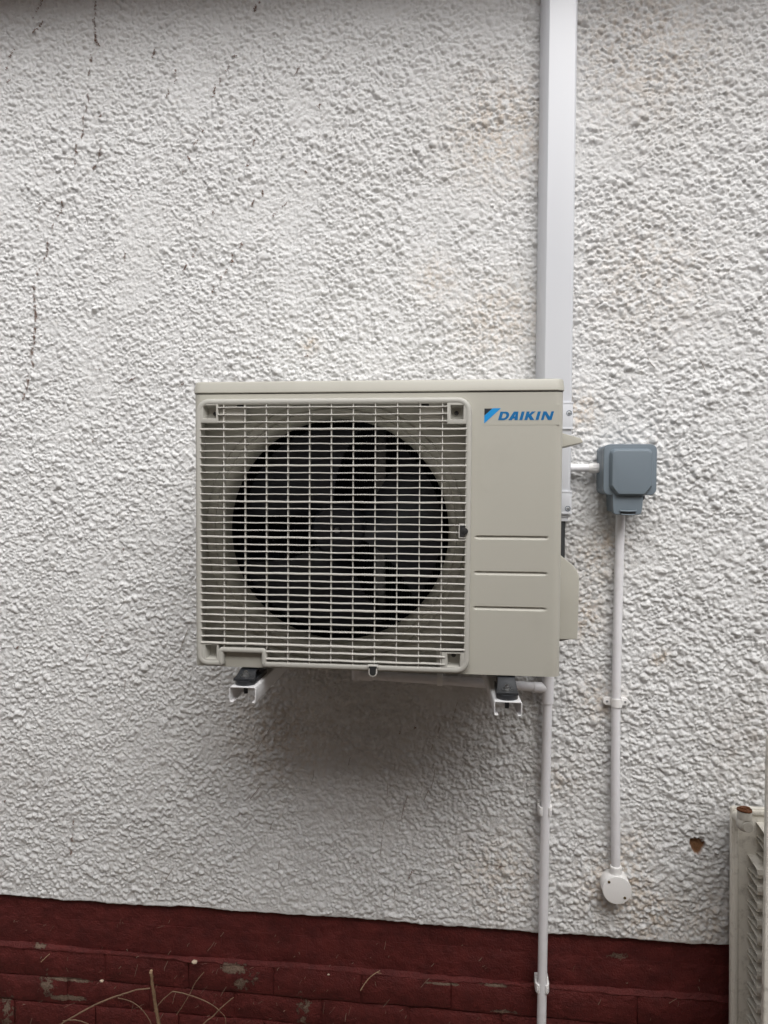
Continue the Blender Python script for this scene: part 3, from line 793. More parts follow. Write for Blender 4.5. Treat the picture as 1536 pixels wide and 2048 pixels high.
def foot(cx, zt, zb, rot):
    """black steel foot strip under the unit with a bolt through the bracket"""
    f = thing('mounting_foot', (cx, -0.33, zb), None, None); f.parent = unit; f.location = ORG[f] - ORG[unit]
    bm = bmesh.new(); rw = []
    for (y, z, hw) in ((-0.30, 0.0005, 0.0160), (-0.358, 0.0000, 0.0162), (-0.366, zt * 0.30, 0.0168), (-0.374, zt * 0.72, 0.0182), (-0.382, zt * 0.97, 0.0198), (-0.390, zt, 0.0205), (-0.3935, zt - 0.0006, 0.0195)):
        rw.append([bm.verts.new((cx + sx * hw, y, z - t_)) for (sx, t_) in ((-1, 0.0045), (-1, 0.0008), (-0.9, 0.0), (0.9, 0.0), (1, 0.0008), (1, 0.0045))])
    for a, b in zip(rw, rw[1:]):
        for k in range(6): bm.faces.new((a[k], b[k], b[(k + 1) % 6], a[(k + 1) % 6]))
    bm.faces.new(rw[0]); bm.faces.new(rw[-1][::-1])
    finish(bm, 'foot_plate', RUBBER, f, 0.0006, 2)
    bm = bmesh.new()
    prism(bm, [(cx + 0.0200 * math.cos(R_(a)), -0.378 + 0.019 * math.sin(R_(a))) for a in range(180, 361, 15)] + [(cx + 0.0200, -0.30), (cx - 0.0200, -0.30)], zb, zt - 0.0050, 'z')
    finish(bm, 'rubber_pad', RUBBER, f, 0.001, 2)
    bm = bmesh.new()
    cyl(bm, (cx, -0.3775, zt - 0.001), (cx, -0.3775, zt + 0.0022), 0.0105, 24); cyl(bm, (cx, -0.3775, zt + 0.0022), (cx, -0.3775, zt + 0.0068), 0.0064, 6); cyl(bm, (cx, -0.3775, zt + 0.0068), (cx, -0.3775, zt + 0.0105), 0.0036, 12)
    finish(bm, 'nut', STEEL, f, ang=30)
    bm = bmesh.new(); cyl(bm, (cx, -0.3775, zb - 0.0185), (cx, -0.3775, zb), 0.0042, 12); finish(bm, 'bolt', RUBBER, f, ang=30)


BZL, BZR = -0.0242, -0.0338
foot(0.1085, -0.0105, BZL, 0)
foot(0.6005, -0.0195, BZR, 0)
bm = bmesh.new(); box(bm, 0.5835, 0.6175, -0.345, -0.10, -0.0190, 0.003); box(bm, 0.0915, 0.1255, -0.345, -0.10, -0.0100, 0.003); 
finish(bm, 'base_rail', RUBBER, unit, 0.001)


def bracket(x0, x1, zt, hgt, skew, label):
    b = thing('wall_bracket', ((x0 + x1) / 2, -0.2, zt - hgt), label, 'bracket', 'brackets under the unit')
    t = 0.0018; l = 0.0075
    def C(dx): return [(x0 + dx, zt - hgt + 0.001), (x0 + dx + 0.002, zt - hgt), (x0 + dx + l, zt - hgt), (x0 + dx + l, zt - hgt + t), (x0 + dx + 0.0028, zt - hgt + t), (x0 + dx + t, zt - hgt + 0.003),
                       (x0 + dx + t, zt - t - 0.0015), (x0 + dx + t + 0.0015, zt - t), (x1 + dx - t - 0.0015, zt - t), (x1 + dx - t, zt - t - 0.0015), (x1 + dx - t, zt - hgt + 0.003), (x1 + dx - 0.0028, zt - hgt + t),
                       (x1 + dx - l, zt - hgt + t), (x1 + dx - l, zt - hgt), (x1 + dx - 0.002, zt - hgt), (x1 + dx, zt - hgt + 0.001), (x1 + dx, zt - 0.0025), (x1 + dx - 0.0025, zt), (x0 + dx + 0.0025, zt), (x0 + dx, zt - 0.0025)]
    bm = bmesh.new(); prism(bm, C(0), -0.402, -0.006, 'y', C(skew)); finish(bm, 'arm_channel', BRACK, b, 0.0004, 1)
    xm = (x0 + x1) / 2 + skew
    bm = bmesh.new(); box(bm, xm - 0.02, xm + 0.02, -0.014, -0.006, zt + 0.003, zt + 0.36); finish(bm, 'wall_plate', BRACK, b, 0.001)
    return b


bracket(0.0838, 0.1348, BZL, 0.0300, 0.0, 'left white steel bracket under the fan side of the unit')
bracket(0.5762, 0.6262, BZR, 0.0262, -0.020, 'right white steel bracket under the plain panel of the unit')

# ------------------------------------------------------------------ white trunking
tk = thing('cable_trunking', (0.72, -0.03, 0.28), 'white plastic trunking running up the wall from behind the unit', 'trunking')
TP = [(0.6815, 0.012), (0.6815, -0.028), (0.6880, -0.050), (0.6965, -0.0595), (0.7520, -0.0600), (0.7560, -0.0570), (0.7570, -0.050), (0.7570, 0.012)]
bm = bmesh.new(); prism(bm, TP, 0.300, 1.645, 'z'); finish(bm, 'trunking_lid', TRUNK, tk, 0.0014, 2)
def grow(P, d): return [(0.7195 + (x - 0.7195) * (1 + d / 0.0375), y - d if y < 0 else y) for (x, y) in P]
for (za, zb, zs_) in ((0.4815, 0.5415, 0.5170), (0.2930, 0.3440, 0.3050)):
    bm = bmesh.new(); prism(bm, grow(TP, 0.0028), za, zb, 'z'); cpl = finish(bm, 'coupler', TRUNK, tk, 0.0012, 2)
    bm = bmesh.new(); prism(bm, grow(TP, 0.0036), za - 0.0005, za + 0.004, 'z'); prism(bm, grow(TP, 0.0036), zb - 0.004, zb + 0.0005, 'z'); finish(bm, 'coupler_rim', TRUNK, cpl, 0.0008, 2)
    bm = bmesh.new(); lathe_y(bm, 0.7500, zs_, [(0.0062, -0.0624), (0.0062, -0.0634), (0.0052, -0.0637), (0.0045, -0.0625)], 20, False, True); finish(bm, 'screw_recess', BOXG, cpl)
    screw(cpl, 0.7505, -0.0642, zs_ - 0.0005, 0.0034)
bm = bmesh.new(); prism(bm, grow(TP, -0.004), 0.276, 0.300, 'z'); prism(bm, grow(TP, -0.002), 0.2845, 0.2875, 'z'); finish(bm, 'end_sleeve', TRUNK, tk, 0.001, 1)
cb = finish(tube(bmesh.new(), [(0.7390, -0.045, 0.285), (0.7388, -0.047, 0.20), (0.735, -0.06, 0.14), (0.72, -0.12, 0.11), (0.70, -0.15, 0.10)], 0.0085, 14), 'insulated_pipe', mat('pipe_lagging', (0.03, 0.032, 0.033), 0.8, vary=0.2), None)
tag(cb, 'black lagged pipe dropping from the trunking beside the unit', 'pipe')

# ------------------------------------------------------------------ isolator box and its conduits
jb = thing('isolator_box', (0.878, -0.04, 0.293), 'blue grey plastic isolator switch box to the right of the unit', 'switch box')
bm = bmesh.new(); prism(bm, rrect(0.8225, 0.9340, 0.3370, 0.4462, 0.014, 6), -0.062, 0.006); finish(bm, 'base', BOXG, jb, 0.0015)
bm = bmesh.new(); prism(bm, rrect(0.8240, 0.9325, 0.3385, 0.4447, 0.013, 6), -0.0645, -0.060); finish(bm, 'seal_gap', BOXD, jb)
bm = bmesh.new(); prism(bm, rrect(0.8220, 0.9345, 0.3362, 0.4470, 0.014, 6), -0.0860, -0.0642); finish(bm, 'lid', BOXG, jb, 0.0022, 3)
def oct_(x0, x1, z0, z1, r, c):
    o = []
    for k in range(6): t = R_(90 * k / 5); o.append((x1 - r + r * math.cos(t), z1 - r + r * math.sin(t)))
    for k in range(6): t = R_(90 + 90 * k / 5); o.append((x0 + r + r * math.cos(t), z1 - r + r * math.sin(t)))
    return o + [(x0, z0 + c * 1.25), (x0 + c * 0.2, z0 + c * 0.95), (x0 + c * 0.8, z0 + c * 0.15), (x0 + c, z0), (x1 - c, z0), (x1 - c * 0.8, z0 + c * 0.15), (x1 - c * 0.2, z0 + c * 0.95), (x1, z0 + c * 1.25)]
oa = oct_(0.8335, 0.9250, 0.3335, 0.4375, 0.012, 0.017); ob = oct_(0.8385, 0.9200, 0.3385, 0.4325, 0.010, 0.015)
bm = bmesh.new(); prism(bm, ob, -0.0990, -0.0850, 'y', oa); finish(bm, 'raised_cover', BOXG, jb, 0.0016, 3)
bm = bmesh.new(); prism(bm, [(0.8420, 0.340), (0.8435, 0.305), (0.8455, 0.2965), (0.8500, 0.2935), (0.8990, 0.2935), (0.9030, 0.2965), (0.9050, 0.305), (0.9075, 0.340)], -0.0870, -0.0660); finish(bm, 'hasp', BOXG, jb, 0.0018, 3)
bm = bmesh.new(); prism(bm, [(0.8440, 0.340), (0.8470, 0.2985), (0.9020, 0.2985), (0.9055, 0.340)], -0.060, 0.004); finish(bm, 'lower_body', BOXG, jb, 0.002)
bm = bmesh.new(); box(bm, 0.8590, 0.8910, -0.0878, -0.080, 0.2948, 0.2995); finish(bm, 'latch_slot_shade', HOLE, jb, 0.0005, 1)
bm = bmesh.new(); tube(bm, [(0.8575, -0.0885, 0.3030), (0.8600, -0.0905, 0.3018), (0.875, -0.0915, 0.3012), (0.8900, -0.0905, 0.3018), (0.8925, -0.0885, 0.3030)], 0.0016, 10); tube(bm, [(0.8605, -0.0885, 0.2942), (0.875, -0.0905, 0.2936), (0.8895, -0.0885, 0.2942)], 0.0013, 8); finish(bm, 'latch_lip', BOXG, jb)
bm = bmesh.new(); tube(bm, [(0.9085 + 0.006 * math.cos(R_(a)), -0.060, 0.3320 + 0.0065 * math.sin(R_(a))) for a in range(-150, 121, 18)], 0.0022, 8); finish(bm, 'padlock_eye', BOXD, jb)

c1 = thing('conduit', (0.79, -0.025, 0.3855), 'short horizontal white conduit between the trunking and the grey box', 'conduit', 'white conduits')
bm = bmesh.new(); cyl(bm, (0.7555, -0.026, 0.3962), (0.812, -0.026, 0.3965), 0.0088, 24); finish(bm, 'pipe', PVC, c1)
bm = bmesh.new(); cyl(bm, (0.8035, -0.026, 0.3965), (0.8225, -0.026, 0.3965), 0.0108, 28); cyl(bm, (0.8000, -0.026, 0.3965), (0.8036, -0.026, 0.3965), 0.0100, 28)
for k in range(12):
    a = 2 * math.pi * k / 12; box(bm, 0.8080, 0.8195, -0.026 + 0.0107 * math.cos(a) - 0.0009, -0.026 + 0.0107 * math.cos(a) + 0.0009, 0.3965 + 0.0107 * math.sin(a) - 0.0009, 0.3965 + 0.0107 * math.sin(a) + 0.0009)
finish(bm, 'adaptor', CLIP, c1, 0.0004, 1)
c2 = thing('conduit', (0.874, -0.021, -0.53), 'long vertical white conduit from the grey box down to the round box', 'conduit', 'white conduits')
bm = bmesh.new(); tube(bm, [(0.8735, -0.021, 0.300), (0.8712, -0.021, 0.05), (0.8706, -0.021, -0.14), (0.8725, -0.021, -0.32), (0.8768, -0.021, -0.530)], 0.0101, 24); finish(bm, 'pipe', PVC, c2)

rb = thing('round_junction_box', (0.8765, -0.02, -0.60), 'round white junction box at the foot of the vertical conduit', 'junction box')
RX, RZ = 0.8765, -0.5685
bm = bmesh.new(); lathe_y(bm, RX, RZ, [(0.0325, 0.006), (0.0325, -0.032), (0.0318, -0.0335)], 48, False, True); finish(bm, 'body', CLIP, rb)
bm = bmesh.new(); lathe_y(bm, RX, RZ, [(0.0325, -0.0352), (0.0325, -0.0385), (0.0316, -0.0395), (0.0305, -0.0397)], 48, True, True); cyl(bm, (RX, -0.033, RZ), (RX, -0.0353, RZ), 0.029, 40); lidr = finish(bm, 'lid', CLIP, rb)
bm = bmesh.new(); cyl(bm, (0.8766, -0.021, -0.545), (0.8766, -0.021, -0.5215), 0.0133, 28); cyl(bm, (0.8766, -0.021, -0.5225), (0.8766, -0.021, -0.5200), 0.0128, 28); finish(bm, 'spout', CLIP, rb, 0.0006, 1)
BRASS = mat('brass_screw', (0.20, 0.15, 0.07), 0.4, 0.9, vary=0.3)
for (sx, sz) in ((0.8583, -0.5497), (0.8942, -0.5845)): screw(rb, sx, -0.0412, sz, 0.0032, BRASS)

sd = thing('saddle_clip', (0.8715, -0.015, -0.152), 'white saddle clip with two screwed ears on the long conduit', 'pipe clip', 'pipe clips')
SX, SZ = 0.8722, -0.1395
arc = [(SX + 0.0122 * math.cos(R_(a)), -0.021 - 0.0122 * math.sin(R_(a))) for a in range(0, 181, 12)]; arci = [(SX + 0.0103 * math.cos(R_(a)), -0.021 - 0.0103 * math.sin(R_(a))) for a in range(180, -1, -12)]
bm = bmesh.new(); prism(bm, [(SX + 0.0122, -0.004)] + arc + [(SX - 0.0122, -0.004), (SX - 0.0103, -0.004)] + arci + [(SX + 0.0103, -0.004)], SZ - 0.0100, SZ + 0.0100, 'z'); finish(bm, 'band', CLIP, sd, 0.0006, 1)
for s in (-1, 1):
    ear = [(SX + s * 0.0118, SZ - 0.0085)] + [(SX + s * (0.0205 + 0.0085 * math.cos(R_(a))), SZ + 0.0085 * math.sin(R_(a))) for a in range(-90, 91, 15)] + [(SX + s * 0.0118, SZ + 0.0085)]
    bm = bmesh.new(); prism(bm, ear, -0.0150, -0.002); finish(bm, 'ear', CLIP, sd, 0.001, 2)
    screw(sd, SX + s * 0.0203, -0.0166, SZ, 0.0026)

# ------------------------------------------------------------------ drain pipe
dp = thing('drain_pipe', (0.714, -0.026, GROUND), 'white drain pipe running under the unit and down the wall', 'drain pipe')
PY = -0.026
bm = bmesh.new(); tube(bm, [(0.7170, PY, 0.10), (0.7160, PY, -0.14), (0.7142, PY, -0.40), (0.7135, PY, -0.60), (0.7128, PY, -0.82), (0.7115, PY, GROUND)], 0.0108, 24); finish(bm, 'down_pipe', PVC, dp)
bm = bmesh.new(); cyl(bm, (0.7165, PY, -0.1455), (0.7172, PY, -0.010), 0.0130, 28); finish(bm, 'tee_socket', PVC, dp, 0.0006, 1)
bm = bmesh.new(); cyl(bm, (0.6840, PY, -0.1092), (0.7165, PY, -0.1105), 0.0124, 28); finish(bm, 'tee_branch', PVC, dp, 0.0006, 1)
bm = bmesh.new(); tube(bm, [(0.2730, PY, -0.0935), (0.45, PY, -0.099), (0.688, PY, -0.1090)], 0.0108, 24); finish(bm, 'cross_pipe', PVC, dp)
bm = bmesh.new(); cyl(bm, (0.3080, PY, -0.0945), (0.2680, PY, -0.0930), 0.0130, 24); cyl(bm, (0.2725, PY, -0.1050), (0.2715, PY, -0.052), 0.0130, 24); finish(bm, 'elbow', PVC, dp, 0.0005, 1)


def pipe_clip(cx, z, label, axis='z'):
    c = thing('pipe_clip', (cx, -0.02, z - 0.01), label, 'pipe clip', 'pipe clips')
    n = 14; A = [R_(a) for a in np.linspace(-38, 218, n)]
    def P(r): return [(r * math.cos(a), -r * math.sin(a)) for a in A]
    o = [(cx + x, PY - 0.0 + y * -1.0) for (x, y) in P(0.0142)]; i_ = [(cx + x, PY + y * -1.0) for (x, y) in P(0.0112)][::-1]
    # open at the front: two jaws
    bm = bmesh.new()
    jl = [(cx + s * 0.0112, y) for s in (1,) for y in ()]
    for s in (-1, 1):
        sec = [(cx + s * 0.0112, 0.0), (cx + s * 0.0160, 0.0)] + [(cx + s * (0.0160 * math.cos(R_(a))), PY - 0.0150 * math.sin(R_(a))) for a in (0, 20, 40, 56)] + [(cx + s * (0.0111 * math.cos(R_(a))), PY - 0.0111 * math.sin(R_(a))) for a in (56, 40, 20, 0)]
        b2_ = bmesh.new(); prism(b2_, sec, z - 0.010, z + 0.010, 'z'); finish(b2_, 'jaw', CLIP, c, 0.0008, 2)
        hx = cx + s * 0.0112; b3 = bmesh.new(); box(b3, hx - 0.0022, hx + 0.0022, PY - 0.0112, PY - 0.0098, z - 0.0045, z + 0.0045); finish(b3, 'jaw_notch', PVC, c, smooth=False)
    bm.free()
    b4 = bmesh.new(); box(b4, cx - 0.0155, cx + 0.0155, -0.0145, 0.003, z - 0.0095, z + 0.0145); finish(b4, 'back_plate', CLIP, c, 0.001, 1)
    return c


pipe_clip(0.7138, -0.3965, 'white clip holding the drain pipe halfway down the white wall')
pipe_clip(0.7127, -0.8165, 'white clip holding the drain pipe on the red plinth')
hc = thing('pipe_clip', (0.4680, -0.02, -0.115), 'white clip on the horizontal drain pipe beneath the unit', 'pipe clip', 'pipe clips')
bm = bmesh.new()
sec = [(0.0, -0.114), (0.0, -0.084)] + [(PY - 0.0142 * math.cos(R_(a)), -0.0994 + 0.0142 * math.sin(R_(a))) for a in range(80, -81, -20)]
prism(bm, sec, 0.4620, 0.4745, 'x'); finish(bm, 'band', CLIP, hc, 0.0006, 1)

# ------------------------------------------------------------------ old radiators standing on end at the right
rad1 = thing('old_radiator', (1.42, -0.05, GROUND), 'old cream radiator stood on end against the wall with its convector fins showing', 'radiator', 'old radiators')
RZT = -0.360


def lean(o, ang):                                             # lean a thing about its foot
    o.rotation_euler = (-ang, 0, 0); o.location.y -= 0.76 * math.sin(ang)


XL = 1.1225
bm = bmesh.new(); prism(bm, rrect(XL, 1.72, GROUND, RZT, 0.006, 3), -0.040, -0.028); finish(bm, 'rear_panel', RADM, rad1, 0.003, 3)
bm = bmesh.new()
prism(bm, rrect(XL + 0.003, XL + 0.017, GROUND + 0.004, RZT - 0.004, 0.003, 3), -0.0395, -0.0430, 'y', rrect(XL + 0.0055, XL + 0.0125, GROUND + 0.007, RZT - 0.007, 0.002, 3))
prism(bm, rrect(XL + 0.006, 1.715, RZT - 0.0135, RZT - 0.004, 0.002, 2), -0.0442, -0.0385); finish(bm, 'pressed_rib', RADM, rad1, 0.0016, 2)
pit = 0.0362; f0 = None; k = 0; z = RZT - 0.030
while z - pit > GROUND:
    xa = 1.1560 if k >= 2 else 1.1745
    key = 0 if k >= 2 else 1
    bm = bmesh.new(); t = 0.0012
    # half-hexagon channel: crest towards the room
    sec_o = [(-0.0402, z), (-0.052, z - 0.0015), (-0.0905, z - 0.0115), (-0.0925, z - 0.0205), (-0.0905, z - 0.0290), (-0.052, z - 0.0300), (-0.0402, z - 0.0310)]
    sec_i = [(y + (0.0013 if y < -0.06 else 0), zz + (-0.0013 if i < 3 else (0.0013 if i > 3 else 0))) for i, (y, zz) in enumerate(sec_o)][::-1]
    if (k == 2) or (k == 0) or True:
        prism(bm, sec_o + sec_i, xa, 1.69, 'x')
        # flared ends of the flute, slanting back to the panel
        for v in bm.verts:
            if abs(v.co.x - xa) < 1e-6: v.co.x = xa + max(0.0, (-v.co.y - 0.045)) * 0.05
        finish(bm, 'convector_fin', RADM, rad1, ang=25)
    z -= pit; k += 1
VX, VZ = 1.1300, -0.3640
vb = finish(tube(bmesh.new(), [(1.1345, -0.036, -0.378), (1.1335, -0.080, -0.374)], 0.012, 24), 'valve_tail', RADM, rad1)
bm = bmesh.new(); bmesh.ops.create_uvsphere(bm, u_segments=28, v_segments=18, radius=0.0175)
for v in bm.verts:
    if v.co.y < -0.0125: v.co.y = -0.0125 - (v.co.y + 0.0125) * 0.02
bmesh.ops.translate(bm, verts=bm.verts, vec=(1.1320, -0.088, -0.3760)); vv = finish(bm, 'valve_elbow', VALVE, rad1, ang=60)
bm = bmesh.new(); lathe_y(bm, 1.1345, -0.3785, [(0.0112, -0.098), (0.0112, -0.1022), (0.0100, -0.1030)], 28, False, True); finish(bm, 'valve_boss', VALVE, vv)
bm = bmesh.new(); tube(bm, [(1.1320, -0.088, -0.3650), (1.1320, -0.088, -0.3490), (1.1318, -0.088, -0.3480)], [0.0152, 0.0148, 0.0135], 26); finish(bm, 'valve_neck', VALVE, vv)
bm = bmesh.new(); tube(bm, [(1.1316 + 0.0128 * math.cos(R_(a)), -0.088 + 0.0128 * math.sin(R_(a)), -0.3462 + 0.0012 * math.sin(R_(a * 2))) for a in range(0, 361, 24)], 0.0033, 8, False); cyl(bm, (1.1316, -0.088, -0.349), (1.1316, -0.088, -0.3455), 0.0115, 18); cyl(bm, (1.1300, -0.086, -0.3455), (1.1300, -0.086, -0.3418), 0.0065, 12); finish(bm, 'rusty_nut', RUST, vv)
lean(rad1, R_(2.8))
# second radiator in front of it, nearly all beyond the picture's right edge
rad2 = thing('old_radiator', (1.40, -0.23, GROUND), 'pale edge of a second old radiator at the far right of the picture', 'radiator', 'old radiators')
bm = bmesh.new(); prism(bm, rrect(1.1180, 1.66, GROUND, -0.135, 0.010, 4), -0.236, -0.222); finish(bm, 'front_panel', RADM, rad2, 0.004, 3)
for k in range(24):
    z = GROUND + 0.05 + k * 0.038
    bm = bmesh.new(); prism(bm, rrect(1.165, 1.62, z, z + 0.022, 0.010, 4), -0.2405, -0.232); finish(bm, 'pressed_flute', RADM, rad2, 0.003, 2)
bm = bmesh.new(); prism(bm, rrect(1.20, 1.62, GROUND + 0.03, -0.18, 0.01, 3), -0.221, -0.19); finish(bm, 'convector_core', RADM, rad2, 0.003)
lean(rad2, R_(1.2))

# ------------------------------------------------------------------ dead stems in front of the plinth
def stem_thing(name, label, cat, runs, group):
    """runs: list of (pixel points, start radius, end radius, y0, y1, material, part name)"""
    root = None
    for (pts, r0, r1, y0, y1, m, pn) in runs:
        P = [at(px, py, y0 + (y1 - y0) * i / max(1, len(pts) - 1)) for i, (px, py) in enumerate(pts)]
        Q = []                                                # smooth the polyline
        for i in range(len(P) - 1):
            p0 = P[max(i - 1, 0)]; p1 = P[i]; p2 = P[i + 1]; p3 = P[min(i + 2, len(P) - 1)]
            for s in range(5):
                t = s / 5; Q.append(0.5 * ((2 * p1) + (p2 - p0) * t + (2 * p0 - 5 * p1 + 4 * p2 - p3) * t * t + (3 * p1 - p0 - 3 * p2 + p3) * t ** 3))
        Q.append(P[-1]); n = len(Q)
        Q = [q + Vector((random.uniform(-1, 1), 0, random.uniform(-1, 1))) * r0 * 0.25 for q in Q]
        rr = [0.82 * (r0 + (r1 - r0) * i / (n - 1)) for i in range(n)]
        if root is None: root = thing(name, P[-1] if P[-1].z < P[0].z else P[0], label, cat, group)
        bm = bmesh.new(); tube(bm, Q, [r * random.uniform(0.85, 1.15) for r in rr], 8)
        for i in range(2, n - 2):                              # tiny bristles and bud scars
            if random.random() < 0.55:
                d = Vector((random.uniform(-1, 1), random.uniform(-0.8, 0.2), random.uniform(-1, 1))).normalized() * (rr[i] + random.uniform(0.0015, 0.004))
                tube(bm, [Q[i], Q[i] + d], [rr[i] * 0.45, rr[i] * 0.12], 4)
        finish(bm, pn, m, root, ang=60)
    return root


st1 = stem_thing('dead_stem', 'cut upright brown stem with arching side shoots in front of the red plinth', 'dead stem', [
    ([(302, 1945), (306, 1975), (312, 2015), (318, 2050), (326, 2110)], 0.0042, 0.0058, -0.06, -0.07, STEM, 'main_stem'),
    ([(300, 1977), (272, 1980), (241, 1990), (205, 2003), (169, 2021), (120, 2050), (70, 2090)], 0.0020, 0.0026, -0.060, -0.09, STEM2, 'side_shoot'),
    ([(314, 2013), (328, 1997), (345, 1983)], 0.0014, 0.0012, -0.06, -0.055, STEM2, 'side_shoot'),
    ([(345, 1983), (372, 1988), (405, 2000), (425, 2010), (438, 2021)], 0.0016, 0.0012, -0.055, -0.05, STEM2, 'side_shoot')], 'dead stems')
bm = bmesh.new(); c = at(302, 1944, -0.06); cyl(bm, c - Vector((0.0006, 0, 0.002)), c + Vector((0.001, 0, 0.0045)), 0.0041, 10, 0.003); finish(bm, 'cut_end', CUT, st1)
stem_thing('dead_stem', 'thin forked brown twig to the right of the cut stem', 'dead stem', [
    ([(467, 1995), (452, 2007), (438, 2020), (424, 2034), (408, 2047), (380, 2085)], 0.0013, 0.0019, -0.03, -0.05, STEM2, 'main_stem'),
    ([(438, 2021), (450, 2034), (452, 2050), (458, 2080)], 0.0008, 0.0008, -0.035, -0.04, STEM2, 'side_shoot')], 'dead stems')
stem_thing('dead_stem', 'straight thin twig leaning on the plinth above the forked twig', 'dead stem', [
    ([(408, 1944), (391, 1965), (383, 1981), (370, 2004), (353, 2030)], 0.0011, 0.0010, -0.016, -0.030, STEM2, 'main_stem')], 'dead stems')
stem_thing('dead_stem', 'pale curved twig caught on the middle of the red plinth', 'dead stem', [
    ([(760, 1941), (747, 1949), (735, 1960), (727, 1971), (721, 1981)], 0.0010, 0.0014, -0.018, -0.022, CUT, 'main_stem'), ([(752, 1945), (763, 1947)], 0.0007, 0.0006, -0.018, -0.018, CUT, 'side_shoot')], 'dead stems')
stem_thing('dead_stem', 'faint arching twig low at the left of the cut stem', 'dead stem', [
    ([(126, 2042), (150, 2040), (172, 2046), (190, 2060)], 0.0015, 0.0012, -0.05, -0.05, STEM2, 'main_stem'),
    ([(236, 1996), (262, 2003), (283, 2018), (300, 2042), (306, 2060)], 0.0012, 0.0010, -0.03, -0.045, STEM2, 'side_shoot')], 'dead stems')
stem_thing('dead_stem', 'short straw lying on the ledge at the left end of the plinth', 'dead stem', [([(99, 1908), (90, 1916), (82, 1924)], 0.0012, 0.0010, -0.012, -0.014, CUT, 'main_stem')], 'dead stems')

# ------------------------------------------------------------------ remains of creeper on the render
bm = bmesh.new()


def rootlets(px, py, ln, lean_, dense, y=-0.0065, wid=1.0):
    """a tuft of dried clinging roots along a short piece of vanished stem"""
    c = at(px, py, y); axis = Vector((math.sin(lean_), 0, math.cos(lean_))); s = ln * 0.00119
    nn = max(4, int(dense * ln * 0.65))
    for i in range(nn):
        t = random.gauss(0, 0.27); p = c + axis * (t * s) + Vector((random.gauss(0, 1) * 0.0014, random.uniform(-0.002, 0.001), 0))
        a = lean_ + random.uniform(-1.5, 1.5)
        d = Vector((math.sin(a), 0, math.cos(a))) * random.uniform(0.0025, 0.0065) * wid * random.choice((-1, 1))
        e = Vector((random.uniform(-1, 1), -0.8, random.uniform(-1, 1))) * 0.0012
        w0 = random.uniform(0.0004, 0.0010)
        Q = [p - d * 0.5, p + e, p + d * 0.5]
        for q_ in Q: q_.y = -face(q_.x, q_.z) - random.uniform(0.0, 0.0012)
        tube(bm, Q, [w0 * 0.4, w0, w0 * 0.3], 4)


marks = [(190, 15, 30, .05, 1), (188, 48, 26, .0, 1), (190, 72, 26, -.1, 1.5), (193, 84, 18, -.6, 1.6), (181, 118, 14, .1, 1), (178, 145, 16, .2, 1), (176, 195, 20, .1, 1), (173, 214, 14, .2, 1), (166, 240, 16, 0, 1.2), (163, 267, 18, .3, 1.3),
         (152, 300, 22, .1, 1.2), (149, 325, 12, .2, .6), (199, 308, 20, .2, 1.2), (187, 334, 20, .9, 1.3), (202, 232, 14, .9, 1), (75, 15, 40, .5, .7), (82, 45, 24, .6, 1), (70, 62, 18, .9, 1.2), (22, 105, 28, .6, .8), (12, 130, 14, .1, .8), (17, 160, 10, .6, .8),
         (124, 408, 16, .3, 1), (117, 426, 14, .5, .7), (104, 455, 14, .2, .9), (93, 492, 22, .05, 1.4), (87, 516, 16, .4, 1.4), (73, 544, 14, .4, .9), (66, 578, 14, 0, 1), (66, 595, 26, .0, 1.1), (68, 620, 30, -.1, 1.4), (70, 636, 18, .0, 1.5), (67, 662, 22, .1, 1), (66, 680, 24, .05, 1.2),
         (61, 703, 22, .1, 1.4), (64, 725, 18, 0, 1.1), (53, 763, 22, .1, 1.3), (51, 778, 14, .2, 1), (44, 793, 16, .3, 1.4), (76, 415, 22, .1, .4), (74, 450, 26, .05, .3),
         (307, 105, 22, .3, 1.5), (351, 142, 12, .1, .9), (335, 187, 16, .4, 1.2), (428, 183, 24, .15, 1.5), (438, 162, 10, .3, .8), (468, 112, 12, 1.2, .9), (456, 134, 14, .4, .7), (349, 162, 12, .3, .5),
         (406, 261, 14, -.6, 1.1), (391, 285, 16, .4, .8), (378, 319, 16, -.5, 1.3), (366, 342, 10, 0, .8), (426, 422, 14, .2, 1.1), (260, 390, 10, .6, .7), (248, 512, 18, .1, 1), (386, 507, 14, .6, .8), (368, 535, 22, .6, 1.2), (463, 520, 18, 0, 1.6), (451, 541, 12, .7, 1), (441, 556, 12, .3, .5), (425, 580, 14, .3, 1), (481, 492, 14, .4, 1),
         (510, 16, 22, .5, 1.2), (594, 140, 20, .5, 1.2), (638, 212, 14, .2, .9), (507, 284, 16, .4, .9), (519, 3, 8, .2, 1), (525, 380, 14, .1, 1), (505, 405, 20, .3, 1.3), (568, 408, 14, .9, 1), (548, 428, 14, .5, .8), (496, 326, 14, .3, 1), (612, 343, 10, .2, .8), (482, 490, 8, .4, .8), (196, 738, 14, 1.5, .5), (262, 758, 22, 1.2, .8), (365, 767, 16, 1.0, .7), (183, 880, 8, .5, .7), (515, 714, 8, .6, 1),
         (612, 712, 10, 1.2, .8), (33, 1295, 14, .4, .8), (202, 1276, 14, .5, .9), (172, 1312, 12, .6, .7), (212, 1260, 8, 1.3, .6), (245, 1100, 10, .4, .8), (145, 1648, 18, .05, 1), (143, 1680, 16, .1, .9), (140, 1705, 18, .1, .8), (7, 1605, 10, 0, 1), (272, 1265, 16, .05, .3), (830, 1457, 8, .3, 1.2), (824, 1745, 16, .5, 1.2), (818, 1758, 10, .2, 1), (1000, 1735, 6, .2, 1.5), (800, 1466, 6, 0, 1)]
for (px, py, ln, le, de) in marks: rootlets(px, py, ln, le, de)
tag(finish(bm, 'creeper_remains', ROOT, ang=60), 'dark brown dried creeper rootlets scattered over the white wall', None, None, 'stuff')
